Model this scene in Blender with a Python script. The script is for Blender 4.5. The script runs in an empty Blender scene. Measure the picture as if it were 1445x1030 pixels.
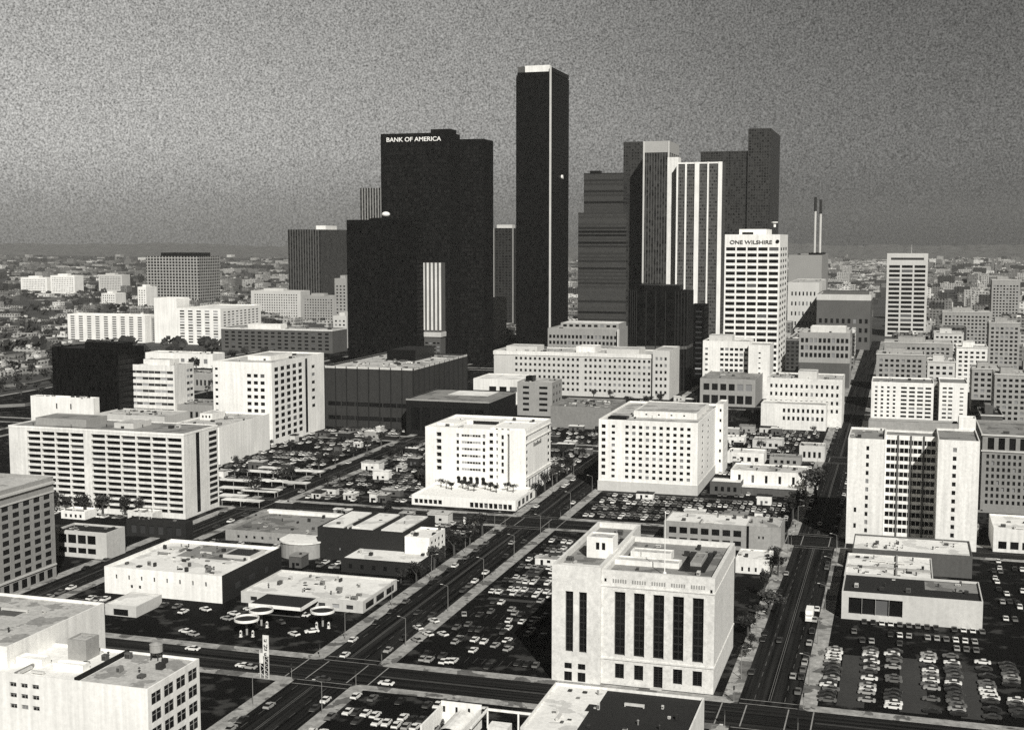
import bpy, math, random
from mathutils import Vector
random.seed(7)
S = bpy.context.scene
COL = S.collection

# ------------------------------------------------------------------ camera
F, CU, CV, H = 1800., 722.5, 515., 130.
P, A = math.radians(5.616), math.radians(16.99)
cd = bpy.data.cameras.new('camera'); cam = bpy.data.objects.new('camera', cd); COL.objects.link(cam)
cd.sensor_width = 36; cd.lens = F / 1445 * 36; cd.clip_start = 1; cd.clip_end = 60000
cam.location = (0, 0, H); cam.rotation_euler = (math.pi / 2 - P, 0, A)
S.camera = cam

def gp(u, v, z=0.):
    """point of the horizontal plane z seen at photo pixel u, v"""
    x = (u - CU) / F; y = -(v - CV) / F
    fw = math.cos(P) + y * math.sin(P); up = -math.sin(P) + y * math.cos(P)
    t = (z - H) / up; fx = fw * t; rx = x * t
    return rx * math.cos(A) - fx * math.sin(A), rx * math.sin(A) + fx * math.cos(A)
def px(X, Y, Z):
    rx = X * math.cos(A) + Y * math.sin(A); fx = -X * math.sin(A) + Y * math.cos(A); d = Z - H
    dep = fx * math.cos(P) - d * math.sin(P); up = fx * math.sin(P) + d * math.cos(P)
    return CU + F * rx / dep, CV - F * up / dep
def solve(f, t, a, b):
    fa = f(a) - t
    for _ in range(60):
        m = (a + b) / 2; fm = f(m) - t
        if (fm > 0) == (fa > 0): a, fa = m, fm
        else: b = m
    return (a + b) / 2
def xu(u, Y, z): return solve(lambda X: px(X, Y, z)[0], u, -6000, min(6000, Y * 2.6))
def hv(v, X, Y): return solve(lambda z: px(X, Y, z)[1], v, -50, 900)
def yu(u, X, z, y0): return solve(lambda y: px(X, y, z)[0], u, y0, y0 + 600)
def fit(u0, u1, vt, vb=None, Y=None, h=None, uE=None, D=None):
    if vb is not None: Y = gp(u1, vb)[1]
    if Y is None: Y = gp(u1, vt, h)[1]
    x1 = xu(u1, Y, 10)
    hh = h or hv(vt, x1, Y)
    for _ in range(4):
        x1 = xu(u1, Y, hh)
        if h is None: hh = hv(vt, x1, Y)
    x0 = xu(u0, Y, hh)
    y1 = yu(uE, x1, hh, Y) if uE else Y + (D or 25)
    return x0, x1, Y, y1, hh

# ------------------------------------------------------------------ materials
MATS = {}
def nt(m):
    m.use_nodes = True
    return m.node_tree.nodes, m.node_tree.links
def mth(N, L, op, a, b=None, c=None):
    n = N.new('ShaderNodeMath'); n.operation = op
    for i, q in enumerate((a, b, c)):
        if q is None: continue
        if isinstance(q, (int, float)): n.inputs[i].default_value = q
        else: L.new(q, n.inputs[i])
    return n.outputs[0]
def warm(v): return (v, v * .985, v * .94, 1)
def noise(N, L, pos, scale, detail=2, vec=None, rough=.5):
    q = pos
    if vec:
        mp = N.new('ShaderNodeVectorMath'); mp.operation = 'MULTIPLY'; L.new(pos, mp.inputs[0]); mp.inputs[1].default_value = vec
        q = mp.outputs[0]
    n = N.new('ShaderNodeTexNoise'); n.inputs['Scale'].default_value = scale; n.inputs['Detail'].default_value = detail; n.inputs['Roughness'].default_value = rough
    L.new(q, n.inputs['Vector'])
    return n.outputs[0]
def mat(name, v, rough=.85, var=.2, fine=.25, streak=0., coarse=.06, spec=.25, rnd=0., patch=0., dust=0., lanes=None):
    """matte surface: base tone v with weathering at two scales, optional rain streaks, patches and per-object tone"""
    if name in MATS: return MATS[name]
    m = bpy.data.materials.new(name); N, L = nt(m); b = N['Principled BSDF']
    b.inputs['Roughness'].default_value = rough; b.inputs['Specular IOR Level'].default_value = spec
    g = N.new('ShaderNodeNewGeometry').outputs['Position']
    k = mth(N, L, 'MULTIPLY_ADD', noise(N, L, g, coarse, 4), 2 * var, 1 - var)
    f = mth(N, L, 'MULTIPLY_ADD', noise(N, L, g, .7, 6, None, .85), 3.4 * fine, 1 - 1.7 * fine)
    k = mth(N, L, 'MULTIPLY', k, f)
    if streak:
        s = noise(N, L, g, .8, 3, (1, 1, .04))
        k = mth(N, L, 'MULTIPLY', k, mth(N, L, 'MULTIPLY_ADD', s, 2 * streak, 1 - streak))
    if patch:
        p = noise(N, L, g, .11, 5)
        p = mth(N, L, 'GREATER_THAN', p, .56)
        k = mth(N, L, 'MULTIPLY', k, mth(N, L, 'MULTIPLY_ADD', p, -patch, 1))
    if dust:
        p = noise(N, L, g, .16, 6); q = noise(N, L, g, .035, 3)
        p = mth(N, L, 'MAXIMUM', mth(N, L, 'MULTIPLY_ADD', mth(N, L, 'ADD', p, mth(N, L, 'MULTIPLY', q, .6)), 9, -7.6), 0); p = mth(N, L, 'MINIMUM', p, 1)
        k = mth(N, L, 'ADD', k, mth(N, L, 'MULTIPLY', p, dust / v))
    if lanes:
        s = noise(N, L, g, 1., 3, lanes)
        k = mth(N, L, 'MULTIPLY', k, mth(N, L, 'MAXIMUM', mth(N, L, 'MULTIPLY_ADD', s, 5.5, -1.7), .25))
    if rnd:
        r = N.new('ShaderNodeObjectInfo').outputs['Random']
        k = mth(N, L, 'MULTIPLY', k, mth(N, L, 'MULTIPLY_ADD', r, 2 * rnd, 1 - rnd))
    mx = N.new('ShaderNodeVectorMath'); mx.operation = 'SCALE'; mx.inputs[0].default_value = warm(v)[:3]; L.new(k, mx.inputs['Scale'])
    L.new(mx.outputs[0], b.inputs['Base Color'])
    MATS[name] = m
    return m
def facmat(name, wall, glass, bw, bh, fx, fz, gvar=.8, rough=.35, lit=.0, wvar=.15, ox=0., oz=0.):
    """far facade: a wall with rows of windows (period bw x bh metres, window share fx x fz), each window its own tone"""
    if name in MATS: return MATS[name]
    m = bpy.data.materials.new(name); N, L = nt(m); b = N['Principled BSDF']
    ge = N.new('ShaderNodeNewGeometry'); sp = N.new('ShaderNodeSeparateXYZ'); L.new(ge.outputs['Position'], sp.inputs[0])
    sn = N.new('ShaderNodeSeparateXYZ'); L.new(ge.outputs['True Normal'], sn.inputs[0])
    ax = mth(N, L, 'ABSOLUTE', sn.outputs[0]); isx = mth(N, L, 'GREATER_THAN', ax, .6)
    s = mth(N, L, 'ADD', mth(N, L, 'MULTIPLY', sp.outputs[0], mth(N, L, 'SUBTRACT', 1, isx)), mth(N, L, 'MULTIPLY', sp.outputs[1], isx))
    s = mth(N, L, 'DIVIDE', mth(N, L, 'ADD', s, 9000 + ox), bw); z = mth(N, L, 'DIVIDE', mth(N, L, 'ADD', sp.outputs[2], oz), bh)
    ms = mth(N, L, 'LESS_THAN', mth(N, L, 'FRACT', s), fx); mz = mth(N, L, 'LESS_THAN', mth(N, L, 'FRACT', z), fz)
    side = mth(N, L, 'LESS_THAN', mth(N, L, 'ABSOLUTE', sn.outputs[2]), .5)
    mask = mth(N, L, 'MULTIPLY', mth(N, L, 'MULTIPLY', ms, mz), side)
    cb = N.new('ShaderNodeCombineXYZ'); L.new(mth(N, L, 'FLOOR', s), cb.inputs[0]); L.new(mth(N, L, 'FLOOR', z), cb.inputs[1]); L.new(isx, cb.inputs[2])
    wn = N.new('ShaderNodeTexWhiteNoise'); L.new(cb.outputs[0], wn.inputs['Vector']); w = wn.outputs['Value']
    gl = mth(N, L, 'MULTIPLY', mth(N, L, 'MULTIPLY_ADD', w, 2 * gvar, 1 - gvar), glass)
    if lit: gl = mth(N, L, 'ADD', gl, mth(N, L, 'MULTIPLY', mth(N, L, 'GREATER_THAN', w, 1 - lit), wall * .7))
    k = mth(N, L, 'MULTIPLY_ADD', noise(N, L, ge.outputs['Position'], .05, 4), 2 * wvar, 1 - wvar)
    k = mth(N, L, 'MULTIPLY', k, mth(N, L, 'MULTIPLY_ADD', noise(N, L, ge.outputs['Position'], .3, 6, None, .85), 2.2, -.1))
    r = N.new('ShaderNodeObjectInfo').outputs['Random']
    k = mth(N, L, 'MULTIPLY', k, mth(N, L, 'MULTIPLY_ADD', r, .3, .85))
    wl = mth(N, L, 'MULTIPLY', k, wall)
    v = mth(N, L, 'ADD', mth(N, L, 'MULTIPLY', gl, mask), mth(N, L, 'MULTIPLY', wl, mth(N, L, 'SUBTRACT', 1, mask)))
    mx = N.new('ShaderNodeVectorMath'); mx.operation = 'SCALE'; mx.inputs[0].default_value = warm(1)[:3]; L.new(v, mx.inputs['Scale'])
    L.new(mx.outputs[0], b.inputs['Base Color'])
    L.new(mth(N, L, 'MULTIPLY_ADD', mask, rough - .85, .85), b.inputs['Roughness']); b.inputs['Specular IOR Level'].default_value = .12
    MATS[name] = m
    return m
def glassmat(name, v, light, share):
    if name in MATS: return MATS[name]
    m = bpy.data.materials.new(name); N, L = nt(m); b = N['Principled BSDF']
    r = N.new('ShaderNodeObjectInfo').outputs['Random']
    k = mth(N, L, 'MULTIPLY_ADD', r, v, v * .5)
    k = mth(N, L, 'ADD', k, mth(N, L, 'MULTIPLY', mth(N, L, 'GREATER_THAN', r, 1 - share), light))
    mx = N.new('ShaderNodeVectorMath'); mx.operation = 'SCALE'; mx.inputs[0].default_value = (1, 1, 1); L.new(k, mx.inputs['Scale'])
    L.new(mx.outputs[0], b.inputs['Base Color']); b.inputs['Roughness'].default_value = .25; b.inputs['Specular IOR Level'].default_value = .25
    MATS[name] = m
    return m
def leafmat(name, v):
    return mat(name, v, .9, .5, .5, coarse=.4, spec=.1, rnd=.3)
WHITE = mat('white_plaster', .88, var=.17, fine=.18, streak=.24)
WHITE2 = mat('whitewash_wall', .78, var=.2, fine=.26, streak=.28)
PALE = mat('pale_concrete', .58, var=.14, fine=.2, streak=.12)
STONE = mat('mottled_stone', .72, var=.15, fine=.4, streak=.1)
GREYC = mat('grey_concrete', .33, var=.18, fine=.3, streak=.15)
GREYD = mat('dark_grey_wall', .10, var=.2, fine=.3, streak=.15)
BRICK = mat('dark_brick', .02, var=.25, fine=.3)
BLACK = mat('black_cladding', .006, rough=.4, var=.2, fine=.3, spec=.2)
RWHITE = mat('white_roof', .82, var=.2, fine=.3, patch=.25)
RPALE = mat('gravel_roof', .5, var=.3, fine=.55, patch=.4)
RGREY = mat('grey_roof', .26, var=.3, fine=.4, patch=.4)
RDARK = mat('tar_roof', .02, var=.3, fine=.4)
METAL = mat('galvanised_metal', .22, rough=.5, var=.1, fine=.1)
DARKM = mat('dark_metal', .03, rough=.5)
ASPH = mat('road_asphalt', .013, spec=.06, var=.4, fine=.4, coarse=.03, lanes=(.75, .012, 1)); ASPHX = mat('cross_road_asphalt', .015, spec=.06, var=.4, fine=.4, coarse=.03, lanes=(.012, .75, 1))
LOT = mat('lot_asphalt', .006, dust=.04, spec=.06, var=.5, fine=.4, coarse=.03)
LOTG = mat('worn_lot_asphalt', .045, var=.4, fine=.4, coarse=.04)
PAVE = mat('pavement', .33, var=.75, fine=.6, coarse=.3, patch=.6)
LINE = mat('road_paint', .13, var=.3, fine=.5)
LINEW = mat('crossing_paint', .28, var=.3, fine=.5)
EARTH = mat('city_ground', .06, var=.5, fine=.4, coarse=.012)
GLASS = glassmat('window_glass', .012, .22, .14)
GLASSD = glassmat('dark_glass', .009, .10, .07)
GLASSG = glassmat('curtained_glass', .05, .3, .25)
FRAME = mat('window_frame', .35); GLASSH = glassmat('hall_glass', .006, 0, 0)

# ------------------------------------------------------------------ mesh helpers
class M:
    def __init__(s): s.v = []; s.f = []; s.m = []
    def quad(s, a, b, c, d, mi=0):
        n = len(s.v); s.v += [a, b, c, d]; s.f.append((n, n + 1, n + 2, n + 3)); s.m.append(mi)
    def box(s, x0, x1, y0, y1, z0, z1, mi=0, bottom=True):
        n = len(s.v)
        s.v += [(x0, y0, z0), (x1, y0, z0), (x1, y1, z0), (x0, y1, z0), (x0, y0, z1), (x1, y0, z1), (x1, y1, z1), (x0, y1, z1)]
        fs = [(4, 5, 6, 7), (0, 1, 5, 4), (1, 2, 6, 5), (2, 3, 7, 6), (3, 0, 4, 7)]
        if bottom: fs.append((3, 2, 1, 0))
        for f in fs: s.f.append(tuple(n + i for i in f)); s.m.append(mi)
    def cyl(s, x, y, z0, z1, r0, r1=None, k=12, mi=0, cap=True):
        r1 = r0 if r1 is None else r1; n = len(s.v)
        for z, r in ((z0, r0), (z1, r1)):
            for i in range(k):
                t = 2 * math.pi * i / k; s.v.append((x + r * math.cos(t), y + r * math.sin(t), z))
        for i in range(k):
            j = (i + 1) % k; s.f.append((n + i, n + j, n + k + j, n + k + i)); s.m.append(mi)
        if cap:
            s.f.append(tuple(n + k + i for i in range(k))); s.m.append(mi)
    def tube(s, a, b, r0, r1, k=6, mi=0):
        a, b = Vector(a), Vector(b); d = (b - a).normalized(); q = d.orthogonal().normalized(); w = d.cross(q); n = len(s.v)
        for c, r in ((a, r0), (b, r1)):
            for i in range(k):
                t = 2 * math.pi * i / k; s.v.append(tuple(c + q * (r * math.cos(t)) + w * (r * math.sin(t))))
        for i in range(k):
            j = (i + 1) % k; s.f.append((n + i, n + j, n + k + j, n + k + i)); s.m.append(mi)
    def prism(s, pts, z0, z1, mi=0):
        n = len(s.v); k = len(pts)
        s.v += [(x, y, z0) for x, y in pts] + [(x, y, z1) for x, y in pts]
        for i in range(k):
            j = (i + 1) % k; s.f.append((n + i, n + j, n + k + j, n + k + i)); s.m.append(mi)
        s.f.append(tuple(n + k + i for i in range(k))); s.m.append(mi)
    def mesh(s, name, mats):
        me = bpy.data.meshes.new(name); me.from_pydata(s.v, [], s.f)
        for q in (mats if isinstance(mats, (list, tuple)) else [mats]): me.materials.append(q)
        me.polygons.foreach_set('material_index', s.m); me.update()
        return me
    def obj(s, name, mats, parent=None, loc=(0, 0, 0)):
        return link(name, s.mesh(name, mats), parent, loc)
def link(name, data, parent=None, loc=(0, 0, 0), rz=0., sc=None):
    o = bpy.data.objects.new(name, data); COL.objects.link(o); o.location = loc
    if rz: o.rotation_euler = (0, 0, rz)
    if sc: o.scale = sc
    if parent: o.parent = parent
    return o
def tag(o, label, cat, group=None, kind=None):
    if label: o['label'] = label
    if cat: o['category'] = cat
    if group: o['group'] = group
    if kind: o['kind'] = kind
    return o
def thing(name, label, cat, loc, group=None, rz=0.):
    return tag(link(name, None, None, loc, rz), label, cat, group)
def struct(name, mm, mats, loc=(0, 0, 0)):
    o = mm.obj(name, mats, None, loc); o['kind'] = 'structure'; return o
def copy_tree(root, loc, rz, label, group=None):
    r = root.copy(); COL.objects.link(r); r.location = loc; r.rotation_euler = (0, 0, rz); r['label'] = label
    if group: r['group'] = group
    for ch in root.children:
        c = ch.copy(); COL.objects.link(c); c.parent = r
    return r

# unit window: a pane 1 x 1 facing -y, centred; and a frame with mullions
_p = M(); _p.box(-.5, .5, 0, .06, -.5, .5); PANES = {}
def pane(m):
    if m.name not in PANES: PANES[m.name] = _p.mesh('window', m)
    return PANES[m.name]
_f = M()
for a in (-.5, -.03, .44): _f.box(a, a + .06, -.09, -.02, -.5, .5)
for a in (-.5, .1, .45): _f.box(-.5, .5, -.07, -.03, a, a + .05)
FRAMEME = _f.mesh('frame', FRAME)
_f = M()
for a in (-.5, -.04, .42): _f.box(a, a + .08, -.09, -.02, -.5, .5)
for i in range(9): _f.box(-.5, .5, -.07, -.03, -.5 + i * .12, -.5 + i * .12 + .022)
FRAMETALL = _f.mesh('frame', mat('bronze_frame', .02))

ALL = []
class Bld:
    """a building: root Empty, walls with real window openings, panes as children, parapet, roof"""
    def __init__(s, name, label, box, wall, roof=None, panels=(), pp=.9, cat='building', group=None, root=None, z0=0., depth=.35, glass=None, wname='wall', frames=None, pt=.4):
        x0, x1, y0, y1, h = box; s.box = box; s.h = h
        if root is None:
            s.root = thing(name, label, cat, ((x0 + x1) / 2, (y0 + y1) / 2, 0), group)
            ALL.append(s); s.cx, s.cy = (x0 + x1) / 2, (y0 + y1) / 2; s.wins = []
        else:
            s.root = root.root; s.cx, s.cy = root.cx, root.cy; s.wins = root.wins
        s.x0, s.x1, s.y0, s.y1 = x0 - s.cx, x1 - s.cx, y0 - s.cy, y1 - s.cy
        w, d = x1 - x0, y1 - y0
        mm = M()
        faces = {'S': (w, lambda a, z, q: (s.x0 + a, s.y0 + q, z), 0.), 'E': (d, lambda a, z, q: (s.x1 - q, s.y0 + a, z), math.pi / 2),
                 'W': (d, lambda a, z, q: (s.x0 + q, s.y1 - a, z), -math.pi / 2), 'N': (w, lambda a, z, q: (s.x1 - a, s.y1 - q, z), math.pi)}
        for fn, (L, pt3, rz) in faces.items():
            ops = []
            for p in panels:
                if p[0] != fn: continue
                a0, a1, q0, q1, nc, nr, fw, fh = p[1:9]; k = p[9] if len(p) > 9 else None; dp = p[10] if len(p) > 10 else depth
                if fn == 'E': dp = min(dp, .16)
                cw = (a1 - a0) * L / nc; rh = (q1 - q0) * (h - z0) / nr
                for i in range(nc):
                    for j in range(nr):
                        ca = a0 * L + (i + .5) * cw; cz = z0 + q0 * (h - z0) + (j + .5) * rh
                        ops.append((ca - cw * fw / 2, ca + cw * fw / 2, cz - rh * fh / 2, cz + rh * fh / 2, k, dp))
            zs = sorted({z0, h} | {round(q, 3) for o in ops for q in o[2:4]})
            for za, zb in zip(zs, zs[1:]):
                if zb - za < .002: continue
                zm = (za + zb) / 2; a = 0.
                for o in sorted(o for o in [(o[0], o[1], o[2], o[3]) for o in ops] if o[2] < zm < o[3]):
                    if o[0] > a + .001: mm.quad(pt3(a, za, 0), pt3(o[0], za, 0), pt3(o[0], zb, 0), pt3(a, zb, 0))
                    a = max(a, o[1])
                if L > a + .001: mm.quad(pt3(a, za, 0), pt3(L, za, 0), pt3(L, zb, 0), pt3(a, zb, 0))
            for (a0, a1, q0, q1, k, dp) in ops:
                mm.quad(pt3(a0, q0, 0), pt3(a1, q0, 0), pt3(a1, q0, dp), pt3(a0, q0, dp)); mm.quad(pt3(a0, q1, dp), pt3(a1, q1, dp), pt3(a1, q1, 0), pt3(a0, q1, 0))
                mm.quad(pt3(a0, q0, 0), pt3(a0, q0, dp), pt3(a0, q1, dp), pt3(a0, q1, 0)); mm.quad(pt3(a1, q0, dp), pt3(a1, q0, 0), pt3(a1, q1, 0), pt3(a1, q1, dp))
                s.wins.append((pt3((a0 + a1) / 2, (q0 + q1) / 2, dp), rz, a1 - a0 + .02, q1 - q0 + .02, k or glass or GLASS, frames, s))
        t = min(pt, w / 4, d / 4); X0, X1, Y0, Y1 = s.x0, s.x1, s.y0, s.y1
        for (a, b, c, e) in (((X0, Y0), (X1, Y0), (X1 - t, Y0 + t), (X0 + t, Y0 + t)), ((X1, Y0), (X1, Y1), (X1 - t, Y1 - t), (X1 - t, Y0 + t)),
                             ((X1, Y1), (X0, Y1), (X0 + t, Y1 - t), (X1 - t, Y1 - t)), ((X0, Y1), (X0, Y0), (X0 + t, Y0 + t), (X0 + t, Y1 - t))):
            mm.quad(a + (h,), b + (h,), c + (h,), e + (h,)); mm.quad(e + (h,), c + (h,), c + (h - pp,), e + (h - pp,))
        s.wall = mm.obj(wname, wall, s.root)
        s.pp = pp; s.t = t
        r = M(); r.quad((X0 + t, Y0 + t, h - pp), (X1 - t, Y0 + t, h - pp), (X1 - t, Y1 - t, h - pp), (X0 + t, Y1 - t, h - pp)); s.roof = r.obj('roof', roof or RPALE, s.root)
    def done(s): return s
    def hang(s, cap=100):
        """hang the panes: the 100 nearest as parts, the rest of a large facade as one"""
        loc = lambda w: (w[0][0] + s.cx, w[0][1] + s.cy, w[0][2])
        ws = sorted(s.wins, key=lambda w: (Vector(loc(w)) - Vector((0, 0, H))).length)
        for (c, rz, w, h, g, fr, b) in ws[:cap]:
            o = link('window', pane(g), s.root, c, rz, (w, 1, h))
            if fr: link('frame', fr, o)
        if len(ws) > cap:
            by = {}
            for w in ws[cap:]: by.setdefault(w[4].name, []).append(w)
            mm = M(); ms = []
            for i, (g, l) in enumerate(by.items()):
                ms.append(l[0][4])
                for (c, rz, w, h, g2, fr, b) in l:
                    x, y = math.cos(rz) * w / 2, math.sin(rz) * w / 2
                    mm.quad((c[0] - x, c[1] - y, c[2] - h / 2), (c[0] + x, c[1] + y, c[2] - h / 2), (c[0] + x, c[1] + y, c[2] + h / 2), (c[0] - x, c[1] - y, c[2] + h / 2), i)
            o = mm.obj('windows', ms, s.root); o['kind'] = 'stuff'
        s.wins.clear()
    # rooftop and facade pieces; fa, fb are fractions of the footprint
    def pc(s, name, fx0, fx1, fy0, fy1, z0, z1, m, base=None):
        w, d = s.x1 - s.x0, s.y1 - s.y0; b = (s.h - s.pp + .003) if base is None else base; mm = M()
        mm.box(s.x0 + fx0 * w, s.x0 + fx1 * w, s.y0 + fy0 * d, s.y0 + fy1 * d, b + z0, b + z1); return mm.obj(name, m, s.root)
    def vol(s, fx0, fx1, fy0, fy1, h, wall, roof=None, panels=(), name='penthouse', pp=.4, z0=None):
        w, d = s.x1 - s.x0, s.y1 - s.y0; ox, oy = s.x0 + s.cx, s.y0 + s.cy
        zb = s.h - s.pp - .05 if z0 is None else z0
        return Bld(None, None, (ox + fx0 * w, ox + fx1 * w, oy + fy0 * d, oy + fy1 * d, zb + h), wall, roof or RPALE, panels, pp, root=s, z0=zb, wname=name)
    def belt(s, z, t, out, m, name='cornice'):
        mm = M(); X0, X1, Y0, Y1 = s.x0, s.x1, s.y0, s.y1
        mm.box(X0 - out, X1 + out, Y0 - out, Y0 + .003 - .006, z, z + t); mm.box(X1 + .003, X1 + out, Y0 - .003, Y1, z, z + t); mm.box(X0 - out, X0 - .003, Y0 - .003, Y1, z, z + t)
        return mm.obj(name, m, s.root)
    def fins(s, face, n, wd, out, m, z0=0., z1=None, name='fins', a0=0., a1=1.):
        mm = M(); z1 = z1 or s.h; w, d = s.x1 - s.x0, s.y1 - s.y0
        for i in range(n):
            f = a0 + (a1 - a0) * (i / (n - 1) if n > 1 else .5)
            if face == 'S': x = s.x0 + f * w; mm.box(x - wd / 2, x + wd / 2, s.y0 - out, s.y0 - .003, z0, z1)
            else: y = s.y0 + f * d; mm.box(s.x1 + .003, s.x1 + out, y - wd / 2, y + wd / 2, z0, z1)
        return mm.obj(name, m, s.root)
    def clutter(s, n, big=2.5, seed=1, tones=None):
        n = int(n * 1.9); r = random.Random(seed); w, d = s.x1 - s.x0, s.y1 - s.y0; z = s.h - s.pp
        for i in range(n):
            x = s.x0 + w * r.uniform(.08, .9); y = s.y0 + d * r.uniform(.1, .9); k = r.random(); mm = M()
            if k < .45:
                a, b, c = r.uniform(.6, big), r.uniform(.6, big), r.uniform(.5, 1.7); mm.box(-a / 2, a / 2, -b / 2, b / 2, .15, c); mm.box(-a * .4, a * .4, -b * .4, b * .4, 0, .15)
                for q in range(3): mm.box(-a * .4 + q * a * .28, -a * .4 + q * a * .28 + a * .2, -b / 2 - .03, -b / 2, .3, c * .8, 1)
                o = mm.obj('air_conditioner', [r.choice(tones or [METAL, PALE, GREYD, DARKM, DARKM]), DARKM], s.root, (x, y, z))
            elif k < .75:
                mm.cyl(0, 0, 0, r.uniform(.6, 1.4), .22, k=8); mm.cyl(0, 0, 1.1, 1.4, .4, .15, k=8); o = mm.obj('roof_vent', r.choice([METAL, DARKM]), s.root, (x, y, z))
            elif k < .9:
                l = r.uniform(3, 3 + big * 2); mm.box(-l / 2, l / 2, -.35, .35, .3, .9); mm.box(-l / 2, -l / 2 + .3, -.3, .3, 0, .3); mm.box(l / 2 - .3, l / 2, -.3, .3, 0, .3); o = mm.obj('duct', r.choice([METAL, GREYD, PALE]), s.root, (x, y, z), )
                o.rotation_euler.z = r.choice((0, math.pi / 2))
            else:
                a = r.uniform(1, big); mm.box(-a / 2, a / 2, -a / 2, a / 2, 0, .35); mm.box(-a * .42, a * .42, -a * .42, a * .42, .35, .45, 1); o = mm.obj('skylight', [PALE, GLASSD], s.root, (x, y, z))
        return s
def text(parent, body, size, loc, m, rz=0., name='sign_letters', depth=.15, width=None):
    c = bpy.data.curves.new(name, 'FONT'); c.body = body; c.size = size; c.extrude = depth; c.align_x = 'LEFT'; c.offset = size * .012
    o = bpy.data.objects.new('tmp', c); COL.objects.link(o)
    me = bpy.data.meshes.new_from_object(o.evaluated_get(bpy.context.evaluated_depsgraph_get())); bpy.data.objects.remove(o)
    me.materials.clear(); me.materials.append(m)
    q = link(name, me, parent, loc); q.rotation_euler = (math.pi / 2, 0, rz)
    if width:
        k = width / max(v.co.x for v in me.vertices); q.scale = (k, 1, 1)
    return q

# ------------------------------------------------------------------ ground, streets, blocks
g = M()
g.quad((-8500, -1400, 0), (8500, -1400, 0), (8500, 11000, 0), (-8500, 11000, 0)); struct('ground', g, EARTH)
NS = [(-580, 8), (-441, 8), (-300, 7.5), (-160, 9.2), (-32.6, 8.4), (100, 8), (230, 8), (360, 8)]
EW = [(343, 8.5), (557, 9), (770, 8), (990, 8), (1215, 8), (1430, 8)]
g = M()
for x, w in NS:
    ys = [60] + [q for y, hw in EW for q in (y - hw, y + hw)] + [1700]
    for i in range(0, len(ys), 2): g.quad((x - w, ys[i], .02), (x + w, ys[i], .02), (x + w, ys[i + 1], .02), (x - w, ys[i + 1], .02))
for y, w in EW: g.quad((-720, y - w, .02), (500, y - w, .02), (500, y + w, .02), (-720, y + w, .02), 1)
struct('road', g, [ASPH, ASPHX])
xs = [-720] + [q for x, w in NS for q in (x - w, x + w)] + [500]
ys = [60] + [q for y, w in EW for q in (y - w, y + w)] + [1700]
pv = M(); lt = M()
for i in range(0, len(xs), 2):
    for j in range(0, len(ys), 2):
        x0, x1, y0, y1 = xs[i], xs[i + 1], ys[j], ys[j + 1]
        c = 2.2   # cut corners
        pv.prism([(x0 + c, y0), (x1 - c, y0), (x1, y0 + c), (x1, y1 - c), (x1 - c, y1), (x0 + c, y1), (x0, y1 - c), (x0, y0 + c)], 0, .15)
        e = 4.8
        lt.quad((x0 + e, y0 + 4.2, .17), (x1 - e, y0 + 4.2, .17), (x1 - e, y1 - 4.2, .17), (x0 + e, y1 - 4.2, .17))
struct('pavement', pv, PAVE); struct('parking_lot_surface', lt, LOT)
# worn grey aisles of the lots
g = M()
for (u, v, w, d) in ((1205, 950, 7.5, 46), (1288, 950, 7.5, 48), (1365, 960, 6, 40)):
    x, y = gp(u, v); g.quad((x - w / 2, 358, .185), (x + w / 2, 358, .185), (x + w / 2, 358 + d, .185), (x - w / 2, 358 + d, .185))
for (x0, x1, y0, y1) in ((-141, -100, 430, 433), (-138, -132, 436, 520), (-141, -50, 632, 636), (-288, -180, 548.2, 552), (-286, -240, 640, 643), (-400, -315, 700, 704), (-284, -200, 585, 590), (-139, -70, 585, 589)):
    g.quad((x0, y0, .185), (x1, y0, .185), (x1, y1, .185), (x0, y1, .185))
struct('lot_aisles', g, LOTG)
# painted lines
g = M()
def line(x0, x1, y0, y1, z=.036): g.quad((x0, y0, z), (x1, y0, z), (x1, y1, z), (x0, y1, z))
for x, w in NS[2:6]:
    for j in range(0, len(ys), 2):
        a, b = max(ys[j], 200) + 5, ys[j + 1] - 5
        if b <= a or a > 900: continue
        cx = {-160: -161.6}.get(x, x)
        line(cx - .38, cx - .2, a, b); line(cx + .2, cx + .38, a, b)
        q = a
        while q < b:
            for s_ in (-.5, .5): line(cx + s_ * w - .07, cx + s_ * w + .07, q, q + 4)
            q += 10
for y, w in EW[:3]:
    for i in range(2, len(xs) - 6, 2):
        a, b = xs[i] + 5, xs[i + 1] - 5
        line(a, b, y - .38, y - .2); line(a, b, y + .2, y + .38)
struct('lane_lines', g, LINE)
g = M()
for x, w in NS[2:6]:
    for y, v in EW[:3]:
        for s_ in (-1, 1):
            for k in (.8, 4.2):
                line(x - w + .3, x + w - .3, y + s_ * (v + k) - .18, y + s_ * (v + k) + .18, .04)
                line(x + s_ * (w + k - 3.4 * (k < 1) + 0) - .18, x + s_ * (w + k - 3.4 * (k < 1)) + .18, y - v + .3, y + v - .3, .044)
struct('crosswalk_lines', g, LINEW)
# stall lines of the open lots
g = M()
def stalls(x0, x1, y, n, l=5):
    for i in range(n + 1):
        x = x0 + (x1 - x0) * i / n; g.quad((x - .06, y, .19), (x + .06, y, .19), (x + .06, y + l, .19), (x - .06, y + l, .19))
for y in (362, 385, 408): stalls(-140, -101, y, 14)
for y in (445, 470, 500): stalls(-128, -98, y, 11)
struct('stall_lines', g, mat('faded_paint', .09, fine=.5))

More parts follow.
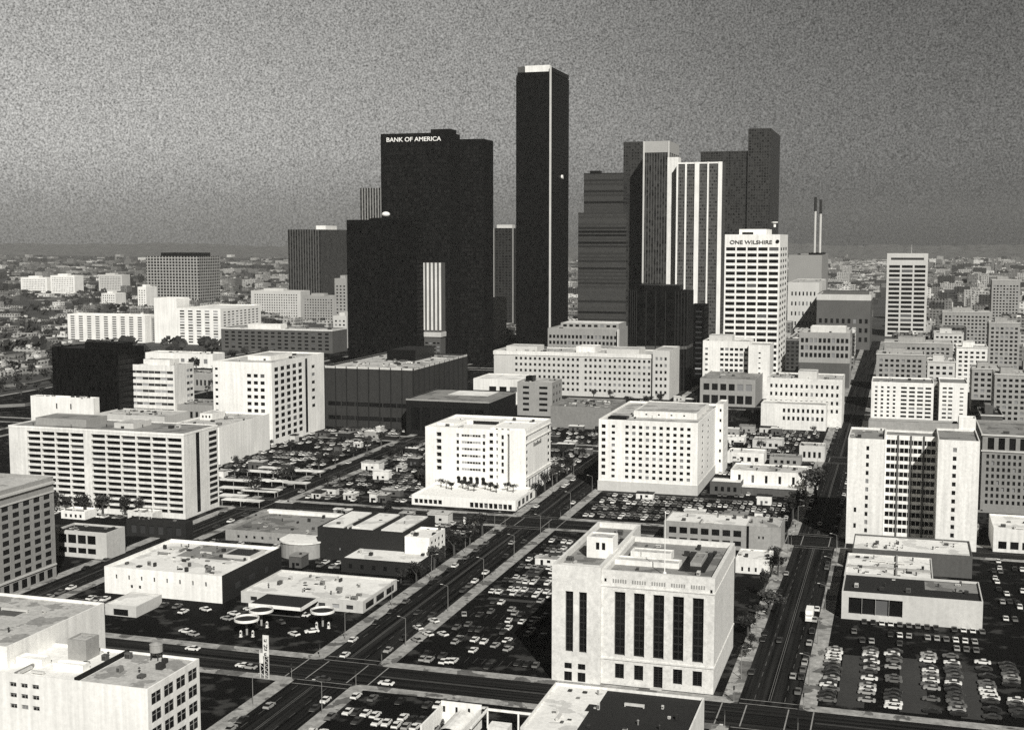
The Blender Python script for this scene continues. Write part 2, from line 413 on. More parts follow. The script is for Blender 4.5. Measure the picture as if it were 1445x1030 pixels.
# ------------------------------------------------------------------ buildings of the near blocks
# white workshop in the bottom corner
b = Bld('workshop_building', 'white plain three-row workshop filling the bottom left corner, big window bays down its right side', fit(-60, 208, 972, h=21, uE=281), WHITE, WHITE,
        [('S', .27, .45, .53, .93, 3, 3, .62, .42), ('E', .04, .98, .1, .95, 4, 4, .78, .68, GLASSD, .6)], pp=.6, frames=FRAMEME).done()
b.pc('parapet', .62, .63, .02, .98, 0, 1.2, BLACK); b.pc('roof_patch', .635, .985, .02, .98, 0, .04, RPALE)
b.vol(.40, .50, .62, .86, 5.5, GREYC, RPALE, name='stair_house'); b.vol(.22, .36, .3, .45, 2.2, WHITE, WHITE, name='roof_monitor'); b.vol(.42, .58, .3, .42, 1.8, WHITE, WHITE, name='roof_monitor')
t = M(); t.cyl(0, 0, 2.2, 4.2, 1.7, k=14); t.cyl(0, 0, 4.2, 4.8, 1.8, .3, k=14)
tk = t.obj('water_tank', GREYC, b.root, (b.x0 + .80 * (b.x1 - b.x0), b.y1 - 2.5, b.h - .6))
for i in range(4):
    t = M(); t.tube((1.5 * math.cos(i * 1.57 + .8), 1.5 * math.sin(i * 1.57 + .8), 0), (1.2 * math.cos(i * 1.57 + .8), 1.2 * math.sin(i * 1.57 + .8), 2.3), .16, .16); t.obj('leg', DARKM, tk)
b.clutter(9, 2, 3)
x1, y1 = gp(147, 850, 26); b = Bld('warehouse_building', 'tall white windowless warehouse with pale gravel roof at the left edge, behind the corner workshop', (x1 - 50, x1, y1 - 42, y1, 26), WHITE, RPALE, [('S', .1, .9, .5, .9, 8, 3, .5, .5)], pp=.8).done(); b.clutter(7, 3, 5)
b.pc('roof_patch', .45, .65, .6, .75, 0, .1, GREYD)
# old loft at the left edge
x1 = -309.5; y1 = yu(80, x1, 0, 350); hh = hv(672, x1, y1); y0 = y1 - 62
b = Bld('loft_building', 'grey old office loft cut by the left edge, rows of dark windows', (x1 - 40, x1, y0, y1, hh), GREYC, RPALE,
        [('E', .02, .98, .14, .86, 10, 9, .62, .62, GLASSD), ('S', .03, .97, .14, .86, 8, 9, .55, .6), ('E', .02, .98, .02, .11, 12, 1, .66, .95, GLASSD)], pp=1.2).done()
b.belt(hh - 2.6, .9, .7, PALE); b.belt(hh * .13, .6, .4, PALE); b.belt(hh * .85, .5, .3, PALE); b.clutter(6, 3, 8)
# low shop between loft and slab hotel
b = Bld('shop_building', 'low flat shop with two rows of wide dark windows beside the grey loft', fit(78, 150, 752, vb=790, uE=176), PALE, RDARK,
        [('S', .04, .8, .52, .86, 4, 1, .86, .95, GLASSD), ('S', .04, .8, .14, .4, 4, 1, .86, .8, GLASSD)], pp=.8).done(); b.clutter(5, 2, 4)
b = Bld('garage_building', 'long dark garage front with light door panels below the slab hotel', fit(178, 262, 738, vb=762, uE=272), BRICK, RDARK, [('S', .05, .95, .1, .8, 6, 1, .6, .7, GLASSG)], pp=.6).done(); b.clutter(3, 2, 4)
# slab hotel
bx = fit(12, 259, 612, vb=733, uE=307)
b = Bld('slab_hotel', 'long white slab hotel with two blocks of dark stacked balcony bays, behind the grey loft', bx, WHITE2, RGREY,
        [('S', .105, .440, .05, .955, 4, 13, .93, .64, GLASSD, 1.3), ('S', .478, .99, .05, .955, 6, 13, .93, .64, GLASSD, 1.3),
         ('E', .33, .47, .03, .985, 1, 1, .8, 1, GLASSD, 2.0), ('E', .72, .98, .05, .955, 1, 13, .95, .64, GLASSD, 1.3)], pp=.5).done()
b.vol(.1, .4, .25, .8, 3.6, GREYC, RGREY); b.vol(.55, .66, .3, .8, 2.6, PALE, RPALE, name='lift_house'); b.clutter(12, 3, 6)
b.belt(b.h - .02 - 1.0, 1.0, .12, WHITE)
# white-front warehouse
bx = fit(147, 313, 813, vb=852, uE=396)
b = Bld('factory_building', 'long white-fronted factory with tiny square windows and dark brick flank, left of petrol station', bx, WHITE, RWHITE,
        [('S', .05, .92, .5, .82, 8, 1, .13, .5, GLASSD), ('S', .2, .34, .22, .46, 2, 1, .3, .5, GLASSD)], pp=1.1).done()
w = M(); w.box(b.x1 + .004, b.x1 + .35, b.y0 - .004, b.y1, 0, b.h + .2); fl = w.obj('brick_flank', BRICK, b.root)
for f, a, zz in ((.2, 3.4, 3.2), (.42, 4.5, 3.5), (.7, 2.2, 3.2)):
    w = M(); y = b.y0 + f * (b.y1 - b.y0); w.box(b.x1 + .34, b.x1 + .42, y, y + a, zz, zz + 2.2); w.obj('window', GLASSG, b.root)
b.vol(.68, .92, .62, .88, 1.4, PALE, BLACK, name='skylight_box'); b.pc('roof_patch', .3, .9, .55, .97, 0, .06, RGREY); b.clutter(26, 1.8, 9)
b = Bld('bow_roof_shed', 'small pale shed with an arched roof at the corner of the white-fronted factory', fit(148, 192, 856, vb=872, D=16), PALE, RWHITE, [('S', .2, .8, .05, .7, 1, 1, .8, .9, GLASSD)], pp=.3).done()
# yard roofs north of the factory
b = Bld('yard_building', 'flat grey-roofed yard building edged by a bright white parapet, behind the white-fronted factory', fit(318, 446, 756, vb=772, D=42), GREYC, RGREY, [('S', .1, .9, .2, .7, 9, 1, .3, .5)], pp=1.0).done(); b.clutter(12, 1.6, 4)
b.pc('parapet', -.01, 1.01, .93, 1.0, 0, 1.5, WHITE)
x, y = gp(415, 790); w = M(); pts = [(math.cos(t) * 9 , math.sin(t) * 7) for t in [math.pi + i * math.pi / 14 for i in range(15)]] + [(9, 8), (-9, 8)]
t = thing('round_ended_building', 'pale small building with rounded end and white roof, between factory and brick block', 'building', (x, y + 7, 0)); w.prism(pts, 0, 6.4); w.obj('wall', GREYC, t); w = M(); w.prism([(a * 1.05, c * 1.05) for a, c in pts], 6.4, 7.0); w.obj('roof', RWHITE, t)
bx = fit(448, 572, 752, vb=797, D=34)
b = Bld('brick_warehouse', 'black brick warehouse with three white roof panels, middle of the block left of the avenue', bx, BRICK, RDARK, [('S', .08, .9, .2, .5, 7, 1, .12, .3, GLASSG)], pp=.4).done()
for i in range(3): b.pc('roof_panel', .03 + i * .335, .27 + i * .335, .08, .93, 0, .5, RWHITE)
b.clutter(4, 1.5, 3)
b = Bld('white_cube_building', 'white square three-storey building with dark windows toward the avenue, right of the black brick warehouse', fit(571, 606, 759, vb=802, uE=628), WHITE, RWHITE, [('E', .05, .95, .08, .9, 4, 4, .5, .5)], pp=.7).done(); b.clutter(4, 2, 2)
b = Bld('white_roof_annex', 'low dark-walled annex with white roof in front of the black brick warehouse', fit(481, 590, 795, vb=816, uE=628), BRICK, RWHITE, [('S', .05, .95, .2, .7, 6, 1, .3, .6, GLASSD), ('E', .05, .95, .1, .8, 4, 1, .7, .8, GLASSD)], pp=.5).done(); b.clutter(4, 1.6, 2)
b = Bld('market_building', 'low white-roofed market with roof hatches behind the petrol station canopy', fit(340, 512, 849, vb=866, uE=560), PALE, RWHITE, [('S', .05, .95, .15, .75, 8, 1, .5, .6, GLASSG), ('E', .05, .95, .1, .8, 3, 1, .8, .8, GLASSD)], pp=.6).done(); b.clutter(14, 2.2, 11)
# petrol station: canopy building, three mushroom canopies, pylon sign
x1, y0 = gp(425, 876); x0, _ = gp(347, 872); t = thing('station_kiosk', 'petrol station kiosk with dark flat roof edged in white, in front of the white-roofed market', 'kiosk', ((x0 + x1) / 2, y0, 0))
w = M(); hw = (x1 - x0) / 2; w.box(-hw * .8, hw * .8, 3, 12, 0, 3.6); w.obj('wall', GREYD, t); w = M(); w.box(-hw, hw, 0, 13, 3.6, 4.4); w.obj('roof', RDARK, t)
w = M(); w.box(-hw - .2, hw + .2, -.25, -.003, 3.5, 4.7); w.box(hw + .003, hw + .25, -.25, 13, 3.5, 4.7); w.obj('roof_edge', WHITE, t); w = M(); w.box(-hw * .6, hw * .6, 2.9, 2.997, .5, 3); w.obj('window', GLASSD, t)
GR = 'round canopies of the petrol station'
cproto = None
for (u, v, r, lb) in ((348.5, 896, 4.0, 'round canopy on one post with white rim, nearest the pylon sign'), (369, 883, 4.0, 'round canopy on one post with white rim, closest to the station kiosk'), (455.5, 884, 4.1, 'round canopy on one post with white rim, standing alone near the avenue')):
    x, y = gp(u, v)
    if cproto is None:
        t = thing('mushroom_canopy', lb, 'canopy', (x, y, .17), GR); w = M(); w.cyl(0, 0, 0, 4.6, .35, .5, 10); w.obj('post', GREYC, t)
        w = M(); w.cyl(0, 0, 4.6, 5.2, 1.0, 4.0, 24); w.obj('dish', RDARK, t); w = M()
        for i in range(24):
            p0, p1 = [(2 * math.pi * q / 24) for q in (i, i + 1)]; c = [(math.cos(q), math.sin(q)) for q in (p0, p1)]
            ro, ri = 4.15, 3.95
            w.quad((c[0][0] * ro, c[0][1] * ro, 5.0), (c[1][0] * ro, c[1][1] * ro, 5.0), (c[1][0] * ro, c[1][1] * ro, 5.85), (c[0][0] * ro, c[0][1] * ro, 5.85))
            w.quad((c[0][0] * ro, c[0][1] * ro, 5.85), (c[1][0] * ro, c[1][1] * ro, 5.85), (c[1][0] * ri, c[1][1] * ri, 5.85), (c[0][0] * ri, c[0][1] * ri, 5.85))
            w.quad((c[1][0] * ri, c[1][1] * ri, 5.0), (c[0][0] * ri, c[0][1] * ri, 5.0), (c[0][0] * ri, c[0][1] * ri, 5.85), (c[1][0] * ri, c[1][1] * ri, 5.85))
        w.obj('rim', WHITE, t); cproto = t
    else: copy_tree(cproto, (x, y, .17), 0, lb)
GR = 'fuel pumps of the petrol station'
for i, (u, v) in enumerate(((340, 899), (357, 899), (362, 886), (377, 886), (447, 887), (464, 887))):
    x, y = gp(u, v); w = M(); w.box(-.35, .35, -.25, .25, .15, 1.9); w.box(-.5, .5, -.4, .4, 0, .15); w.box(-.28, .28, -.28, -.25, 1.1, 1.7, 1); w.box(-.2, .2, -.2, .2, 1.9, 2.2)
    tag(w.obj('fuel_pump', [WHITE2, DARKM], None, (x, y, .17)), 'pale fuel pump under a round canopy', 'fuel pump', GR)
x, y = gp(374, 957); t = thing('pylon_sign', 'tall white pylon sign with dark lettering blotches at the street corner', 'sign', (x, y, .15))
for xx in (-1.5, -.1, 1.3):
    w = M(); w.box(xx - .13, xx + .13, -.13, .13, 0, 13 if xx > -1 else 8.5); w.obj('post', PALE, t)
w = M()
for k in range(9): w.tube((-.1 if k % 2 else 1.3, 0, .5 + k * .7), (1.3 if k % 2 else -.1, 0, 1.2 + k * .7), .07, .07, 4)
for k in range(6): w.tube((-1.5 if k % 2 else -.1, 0, .5 + k * 1.2), (-.1 if k % 2 else -1.5, 0, 1.7 + k * 1.2), .07, .07, 4)
w.obj('lattice', PALE, t); w = M(); w.box(-.35, 1.55, -.4, -.15, 6.8, 13.2); w.obj('panel', WHITE2, t); w = M(); w.box(-1.6, -.4, -.3, -.15, 4.5, 7.6); w.obj('panel', WHITE2, t)
w = M()
for z, a, c in ((11.2, .1, 1.0), (9.6, 0, 1.2), (8.6, .2, 1.1), (7.0, .1, .8)):
    w.box(a, c, -.45, -.41, z, z + .28); w.box(a, a + .28, -.45, -.41, z + .28, z + .8); w.box(c - .3, c, -.45, -.41, z + .5, z + .9)
w.obj('lettering', BLACK, t)

# the stone hall with tall strip windows
bx = fit(849, 1009, 816, vb=981, uE=1037)
b = Bld('stone_hall', 'pale stone hall with tall dark strip windows and a flagpole, front centre', bx, STONE, RGREY,
        [('S', .08, .945, .265, .82, 5, 1, .56, 1, GLASSH, .9), ('S', .08, .426, .05, .205, 2, 1, .48, .85, GLASSH, .7), ('S', .599, .945, .05, .205, 2, 1, .48, .85, GLASSH, .7), ('S', .426, .599, .008, .205, 1, 1, .48, .95, GLASSH, .7), ('S', .025, .045, .9, .93, 1, 1, 1, 1, GLASSH), ('S', .96, .98, .87, .9, 1, 1, 1, 1, GLASSH),], pp=1.6, pt=1.1, frames=FRAMETALL)
x0, x1, y0, y1, h = bx
xw = xu(779, y0 - 1.2, h); yb = yu(903, x0 - .3, h + .5, y0)
bw = Bld(None, None, (xw, x0 - .02, y0 - 1.2, yb, h + .9), STONE, RGREY, [('S', .22, .78, .26, .78, 2, 1, .58, 1, GLASSH, .9), ('S', .2, .76, .115, .165, 2, 1, .55, 1, GLASSH), ('S', .2, .76, .01, .09, 2, 1, .58, 1, GLASSH), ('E', .55, .95, .8, .93, 3, 1, .3, .8, GLASSH)],
         pp=1.8, pt=.9, root=b, frames=FRAMETALL, wname='wing')
b.done()
b.belt(h * .225, .5, .25, STONE); b.belt(h * .86, .4, .2, STONE)
bw.vol(.42, .98, .30, .42, 6.5, WHITE, RPALE, [('S', .3, .75, .4, .75, 2, 1, .6, 1, GLASSH)]); bw.pc('roof_kerb', .12, .9, .06, .1, 0, .9, WHITE2)
b.vol(.02, .62, .30, .42, 1.6, WHITE2, RPALE, name='roof_parapet'); b.vol(.12, .5, .5, .62, 2.2, WHITE2, RPALE, name='roof_house')
b.pc('court_shade', .62, .86, .25, .8, 0, .05, BLACK); b.vol(.70, .8, .4, .7, 1.2, GREYC, RGREY, name='skylight_box'); b.clutter(8, 2.2, 4); bw.clutter(6, 2, 3)  # flat black sheet on the roof paints the shade of a sunken court
w = M(); w.box(b.x0 - .0 + .45 * (b.x1 - b.x0), b.x0 + .55 * (b.x1 - b.x0), b.y0 - 1.2, b.y0 - .003, 0, .5); w.obj('steps', PALE, b.root)
w = M(); X = b.x0 + .535 * (b.x1 - b.x0); w.cyl(X, b.y0 + 5, h - 1.6, h + 17, .16, .08, 8); w.cyl(X, b.y0 + 5, h + 17, h + 17.4, .22, k=8); w.cyl(X, b.y0 + 5, h - 1.6, h - .6, .6, .5, 10); w.obj('flagpole', WHITE, b.root)
w = M()
for i in range(5):
    xa = b.x0 + (.08 + .865 * (i + .5) / 5) * (b.x1 - b.x0)
    for k in range(6): w.box(xa - 2.1 + k * .72, xa - 1.7 + k * .72, b.y0 - .12, b.y0 - .003, h * .9, h * .93)
w.obj('frieze', GREYC, b.root)
# shop at the bottom edge, half white half tar roof
x0, y1 = gp(784, 962, 9); x1 = xu(994, y1, 9)
b = Bld('corner_shop', 'flat-roofed shop at the bottom edge, its roof half white and half black tar', (x0, x1, y1 - 34, y1, 9), WHITE2, RDARK, [('N', .05, .95, .1, .7, 7, 1, .7, .8, GLASSD)], pp=.7).done()
b.pc('roof_patch', .0, .30, .0, 1., 0, .05, RWHITE); b.pc('roof_patch', .30, .36, .66, .98, 0, .05, RWHITE); b.pc('roof_patch', .30, .33, .1, .5, 0, .05, RWHITE); b.clutter(10, 1.2, 5)
# car wash with white frames
x0, y1 = gp(623, 990, 6); x1 = xu(680, y1, 6)
t = thing('car_wash', 'white car wash with arched bay and open white frames at the bottom edge', 'car wash', ((x0 + x1) / 2, y1, 0)); hw = (x1 - x0) / 2
w = M(); w.box(-hw, hw, -.4, 0, 0, 6.5); w.box(-hw, -hw + .5, -16, -.42, 0, 5.5); w.box(hw - .5, hw, -16, -.42, 0, 5.5); w.obj('wall', WHITE, t)
w = M()
for i in range(9):
    a = math.pi * i / 9; a2 = math.pi * (i + 1) / 9; r = hw * .55
    w.quad((-r * math.cos(a) + 1, -14, 2.2 + r * .8 * math.sin(a)), (-r * math.cos(a2) + 1, -14, 2.2 + r * .8 * math.sin(a2)), (-r * math.cos(a2) + 1, -1, 2.2 + r * .8 * math.sin(a2)), (-r * math.cos(a) + 1, -1, 2.2 + r * .8 * math.sin(a)))
w.obj('vault', WHITE2, t)
w = M()
for i in range(4): w.box(-hw + .6 + i * (hw * .62), -hw + 1.2 + i * hw * .62, -.5, -.43, 3.6, 5.2)
w.obj('window', GLASSD, t); w = M(); xa, xb = hw + 1.5, hw + 19
w.box(xa, xb, -.4, 0, 5.2, 5.8); w.box(xa, xa + .4, -.4, 0, 0, 5.2); w.box(xb - .4, xb, -.4, 0, 0, 5.2); w.box((xa + xb) / 2 - .2, (xa + xb) / 2 + .2, -.4, 0, 0, 5.2); w.box(xa, xa + .4, -14, -.42, 5.2, 5.8)
w.obj('frame', WHITE, t); w = M(); w.box(xa + 2, xa + 7.5, -6, -2, 0, 3.2); w.obj('booth', WHITE2, t)

# low grey hall and neighbours behind the stone hall
bx = fit(937, 1102, 745, vb=781, D=20)
b = Bld('brick_hall', 'long low grey hall with dark windows and white roof edge, right behind the stone hall', bx, GREYC, RPALE, [('S', .03, .68, .52, .8, 7, 1, .72, .9, GLASSD), ('S', .03, .68, .14, .4, 7, 1, .72, .75), ('S', .8, .87, .5, .64, 2, 1, .4, .8, GLASSD)], pp=.5).done()
w = M(); X = b.x0 + .715 * (b.x1 - b.x0); w.box(X, X + .9, b.y0 - .3, b.y0 - .003, 0, b.h); w.obj('drainpipe', BLACK, b.root)
b.pc('roof_patch', .0, .7, .05, .98, 0, .06, RWHITE); b.clutter(8, 1.6, 3)
bx = fit(1038, 1086, 790, vb=812, D=16)
b = Bld('white_block_building', 'small white blank box behind the right side of the stone hall', bx, WHITE2, RWHITE, [('S', .1, .9, .1, .5, 4, 1, .3, .7)], pp=.5).done(); b.clutter(4, 1.5, 2)
bx = fit(952, 1030, 786, vb=802, D=18)
b = Bld('tan_shed', 'narrow white-topped shed tucked directly behind the roof of the stone hall', bx, WHITE2, RWHITE, pp=.5).done(); b.clutter(3, 1.5, 2)
bx = fit(1031, 1137, 668, vb=700, D=22)
b = Bld('white_store', 'white two-storey store with five small dark windows beside the right street', bx, WHITE2, RPALE, [('S', .03, .93, .42, .85, 5, 1, .2, .8, GLASSD)], pp=.7).done()
b.pc('canopy_roof', .1, 1.0, -.3, -.002, 4.2, 4.8, WHITE2, 0); b.pc('shopfront', .1, 1.0, -.28, -.004, 0, 4.1, GREYD, 0); b.clutter(9, 1.8, 6)
bx = fit(1002, 1046, 681, vb=700, D=12); Bld('dark_shop', 'low dark-fronted shop with thin white roof edge, left of the white two-storey store', bx, GREYD, RWHITE, [('S', .1, .9, .2, .7, 4, 1, .5, .7, GLASSD)], pp=.4).done()

for (u0, u1, vt, vb, D, m, rf, lab) in ((1026, 1078, 640, 656, 16, WHITE2, RWHITE, 'small white-roofed shed left behind the white two-storey store'), (1062, 1104, 622, 634, 14, PALE, RPALE, 'small pale shed in the lots before the mottled old block'), (1128, 1164, 630, 652, 14, PALE, RPALE, 'stubby pale hut near the right street, behind the white two-storey store'), (1010, 1050, 618, 628, 12, WHITE2, RWHITE, 'thin white shed just right of the grid office stair tower'), (1086, 1130, 646, 658, 12, GREYC, RGREY, 'low grey hut directly behind the roof of the white two-storey store'), (86, 120, 722, 734, 9, WHITE, RWHITE, 'tiny white garden pavilion in front of the slab hotel'), (180, 215, 724, 738, 8, WHITE2, RWHITE, 'tiny white canopy roof under the slab hotel, right of the garden pavilion')):
    b = Bld('low_building', lab, fit(u0, u1, vt, vb=vb, D=D), m, rf, [('S', .1, .9, .15, .7, 4, 1, .5, .7, GLASSD)], pp=.5).done(); b.clutter(3, 1.5, int(u0))
# white hotel with arcade, centre
Yh = 612; bx = fit(600, 742, 608, Y=Yh, uE=777)
b = Bld('arcade_hotel', 'white hotel on a wide podium with five dark arches, centre left of the avenue', bx, WHITE, WHITE,
        [('S', .108, .168, .32, .94, 1, 6, .85, .62, GLASSD, 1.2), ('S', .311, .344, .32, .94, 1, 6, .8, .55), ('S', .365, .557, .32, .94, 7, 6, .9, .34, GLASSG, .15), ('S', .572, .605, .32, .94, 1, 6, .8, .55),
         ('S', .64, .683, .12, .97, 1, 8, .85, .5), ('S', .707, .73, .12, .97, 1, 8, .7, .4, GLASSG), ('S', .758, .788, .32, .94, 1, 6, .8, .62), ('S', .818, .84, .03, .94, 1, 1, 1, 1, GLASSD, 3.),
         ('S', .305, .612, .115, .235, 5, 1, .62, 1, GLASSD, 1.), ('E', .0, .1, .1, .93, 1, 8, .6, .5), ('E', .86, .97, .3, .93, 1, 6, .7, .5), ('E', .1, .95, .0, .26, 7, 1, .5, .95, GLASSG, .6)], pp=1., depth=.5).done()
for i in range(5):
    w = M(); xa = b.x0 + (.305 + .307 * (i + .5) / 5) * (b.x1 - b.x0); r = .307 * .62 / 5 * (b.x1 - b.x0) / 2
    w.prism([(r * math.cos(math.pi * q / 10), r * .9 * math.sin(math.pi * q / 10)) for q in range(11)], 0, .35); o = w.obj('arch', GLASSD, b.root, (xa, b.y0 - .05, .235 * b.h)); o.rotation_euler.x = math.pi / 2
for zf in (.92, .80, .28, .25): 
    w = M(); w.box(b.x1 + .003, b.x1 + .45, b.y0 - .003, b.y1, zf * b.h, zf * b.h + .45); w.obj('cornice', WHITE2, b.root)
w = M()
for i in range(7): w.box(b.x1 + .02, b.x1 + .14, b.y0 + (b.y1 - b.y0) * (.30 + i * .045), b.y0 + (b.y1 - b.y0) * (.325 + i * .045), .70 * b.h, .70 * b.h + (1.4 if i % 3 else 2.2))
w.obj('sign', DARKM, b.root)
b.vol(.28, .62, .45, .7, 2.2, WHITE2, WHITE, name='roof_terrace', panels=[('S', .2, .98, .0, .9, 1, 1, 1, 1, GLASSD)]); b.vol(.64, .98, .05, .55, 1.7, WHITE, WHITE, [('S', .1, .6, .1, .9, 3, 1, .4, .6, GLASSD)], name='roof_house')
b.vol(.02, .2, .3, .7, 1.2, WHITE2, WHITE, name='roof_house'); b.clutter(10, 2, 3)
x0, _ = gp(583, 711); x1 = bx[1] + 5; y0 = gp(735, 722)[1]
pb = Bld(None, None, (x0, x1, y0, bx[2] - .02, 5.2), WHITE, WHITE, [('S', .02, .3, .2, .62, 6, 1, .8, 1, GLASSD, .8), ('S', .56, .97, .1, .6, 9, 1, .8, 1, GLASSD, .8), ('E', .1, .9, .15, .8, 4, 1, .7, .9, GLASSD, .6)], pp=.7, root=b, wname='podium').done()
PODIUM = (x0, x1, y0, bx[2])
# white grid office
bx = fit(845, 985, 597, vb=700, uE=1000); bx = bx[:3] + (718, bx[4])
cols = [('S', .025, .075, .20, .95, 1, 8, .8, .52), ('S', .125, .175, .17, .95, 1, 9, .7, .45), ('S', .255, .945, .17, .95, 10, 9, .5, .5)]
b = Bld('grid_office', 'white office block with even rows of small square windows, right of the avenue', bx, WHITE, RPALE, cols + [('E', .1, .6, .2, .95, 2, 9, .3, .4)], pp=1.0).done()
w = M(); w.box(b.x0 - .35, b.x1 + .35, b.y0 - .35, b.y0 - .003, 0, b.h * .145); w.box(b.x1 + .003, b.x1 + .35, b.y0 - .003, b.y1, 0, b.h * .145); w.obj('base', PALE, b.root)
b.vol(.28, .93, .25, .8, 3.4, WHITE2, RPALE, [('S', .1, .9, .3, .7, 4, 1, .15, .6, GLASSD)]); b.pc('roof_slot', .06, .25, .1, .2, 0, 1.1, BLACK); b.clutter(10, 2, 8)
xb = xu(1021, 704, bx[4]); hs = hv(570, xb, 704)
b2 = Bld(None, None, (bx[1] + .02, xb, 704, 724, hs), WHITE2, RPALE, [('S', .45, .8, .12, .98, 1, 6, .7, .3, GLASSD), ('E', .1, .9, .1, .95, 3, 8, .4, .4)], root=b, wname='rear_wing').done()
# twin-wing hotel block on the right street
bx = fit(1197, 1383, 626, vb=779, D=34); x0, x1, y0, y1, h = bx; W = x1 - x0
b = Bld('court_hotel', 'pale twin-wing apartment hotel with a deep shadowed court, right of the right street', (x0, x0 + W * .285, y0, y1, h), WHITE2, RGREY, [('S', .5, .58, .02, .95, 1, 12, 1, .52), ('S', .2, .27, .1, .4, 1, 2, 1, .3)], pp=1.)
Bld(None, None, (x0 + W * .69, x1, y0, y1, h + 1.), WHITE2, RGREY, [('S', .36, .45, .02, .95, 1, 12, 1, .5)], root=b, wname='wing')
ce = Bld(None, None, (x0 + W * .285 + .02, x0 + W * .69 - .02, y0 + 18, y1, h - .6), WHITE2, RGREY, [('S', .02, .98, .03, .97, 11, 12, .9, .60, GLASSH), ], root=b, wname='court_wall')
Bld(None, None, (x0 + W * .865, x1 - .02, y1 + .02, y1 + 8, h + 6), WHITE2, RGREY, root=b, wname='stair_tower')
b.done(); ph = Bld(None, None, (x0 + W * .14, x0 + W * .86, y1 + .02, y1 + 9, h + 3.2), GREYC, RGREY, root=b, wname='penthouse')
w = M()
for i in range(1, 4): xx = ce.x0 + (ce.x1 - ce.x0) * i / 4; w.box(xx - .35, xx + .35, ce.y0 - .4, ce.y0 - .003, 0, ce.h)
w.obj('pilasters', GREYD, b.root); b.clutter(4, 2, 2)
# low shops in front of it
x0, y0 = gp(1187, 873); x1 = xu(1387, y0, 7); hs = hv(841, (x0 + x1) / 2, y0)
b = Bld('showroom', 'low grey showroom with one long dark window, fronting the full parking lot at right', (x0, x1, y0, y0 + 26, hs), PALE, RDARK, [('S', .05, .44, .22, .8, 4, 1, .985, 1, GLASSD, .8)], pp=.8).done()
b.pc('roof_patch', .6, .99, .5, .95, 0, .05, RGREY); b.clutter(6, 2, 2)
y1 = y0 + 26.2; xx = x0 + .67 * (x1 - x0)
b = Bld('white_roof_shops', 'row of shops with two bright white roofs between grey showroom and twin-wing hotel', (x0 - .5, xx, y1, y1 + 38, 8), PALE, RWHITE, pp=.5).done(); b.pc('party_wall', .58, .6, 0.02, .98, 0, 1, GREYC); b.pc('party_wall', .02, .98, .45, .47, 0, .8, GREYC); b.clutter(14, 1.8, 5)
b = Bld('long_annex', 'long narrow white-roofed annex at the foot of the twin-wing hotel', (x0 + 1, x1, y0 + 68, y0 + 94, 9), GREYD, RWHITE, pp=.6).done(); b.clutter(9, 1.8, 7)
# arcaded old block cut by the right edge
x0 = xu(1386, 640, 30); hh = hv(612, x0, 640)
b = Bld('gothic_block', 'dark grey old block with tall arched top windows, cut by the right edge', (x0, x0 + 70, 640, 690, hh), mat('sooty_stone', .25, var=.2, fine=.35), RGREY, [('S', .02, .98, .80, .96, 14, 1, .6, .95, GLASSD, .8), ('S', .02, .98, .1, .76, 28, 8, .5, .6, None, .5), ('W', .02, .98, .1, .96, 10, 10, .5, .55)], pp=1.).done()
b.belt(hh * .78, .6, .5, PALE); b.belt(hh - .8, .8, .6, PALE); b.clutter(5, 3, 3)
x0 = xu(1402, 560, 8); b = Bld('white_corner_shop', 'small two-storey white shop at the right edge below the dark old block', (x0, x0 + 26, 560, 590, 10), WHITE2, RWHITE, [('S', .05, .95, .1, .5, 5, 1, .7, .8, GLASSD)], pp=.6).done(); b.clutter(4, 2, 3)

# ------------------------------------------------------------------ buildings of the middle distance, left
b = Bld('white_apartments', 'tall white apartment block with window rows and a blank end, left of the parking deck', fit(300, 383, 512, vb=629, uE=457), WHITE, RPALE,
        [('S', .56, .9, .12, .88, 3, 9, .62, .5, GLASSD), ('S', .02, .1, .1, .95, 1, 10, .6, .35), ('E', .03, .58, .06, .95, 5, 11, .62, .62, GLASSD), ('E', .62, .67, .03, .97, 1, 1, 1, 1, GLASSD), ('E', .74, .82, .3, .9, 1, 6, .8, .4)], pp=1.).done()
b.vol(.3, .7, .3, .7, 3, WHITE2, RPALE); b.clutter(8, 2.5, 6)
bx = fit(236, 309, 603, vb=657, uE=380)
b = Bld('blank_annex', 'big white windowless annex with pale roof between slab hotel and white apartment block', bx, WHITE, RPALE, [('S', .1, .9, .1, .9, 6, 4, .4, .4)], pp=.9).done()
b.vol(.1, .35, .5, .75, 4, WHITE2, RPALE, [('S', .1, .9, .2, .8, 3, 1, .5, .6)], name='roof_house'); b.clutter(14, 3, 9)
b = Bld('black_glass_block', 'solid black glass block with a stepped top, left edge behind the slab hotel', fit(73, 166, 493, vb=600, uE=203), facmat('black_glass', .003, .005, 1.6, 3.9, .85, .8, rough=.3), RDARK, pp=.8)
b.vol(.38, .95, .3, .7, 4.5, BLACK, RDARK)
b = Bld('ribbon_office', 'white low office with ribbon windows in front of the black glass block', fit(172, 246, 516, vb=598, uE=273), WHITE2, RPALE,
        [('S', .03, .97, .06, .93, 8, 8, .985, .42, GLASSG), ('E', .62, .96, .06, .93, 2, 8, .9, .45, GLASSG)], pp=.8).done(); b.vol(.3, .8, .3, .8, 4, WHITE2, RPALE); b.clutter(5, 3, 3)
b = Bld('white_depot', 'white two-storey depot with a few small windows, behind the slab hotel near the left edge', fit(43, 132, 562, vb=606, uE=140), WHITE, RPALE, [('S', .35, .9, .1, .42, 5, 1, .22, .7), ('S', .3, .75, .6, .8, 2, 1, .1, .9)], pp=.8).done(); b.clutter(9, 3.4, 4)
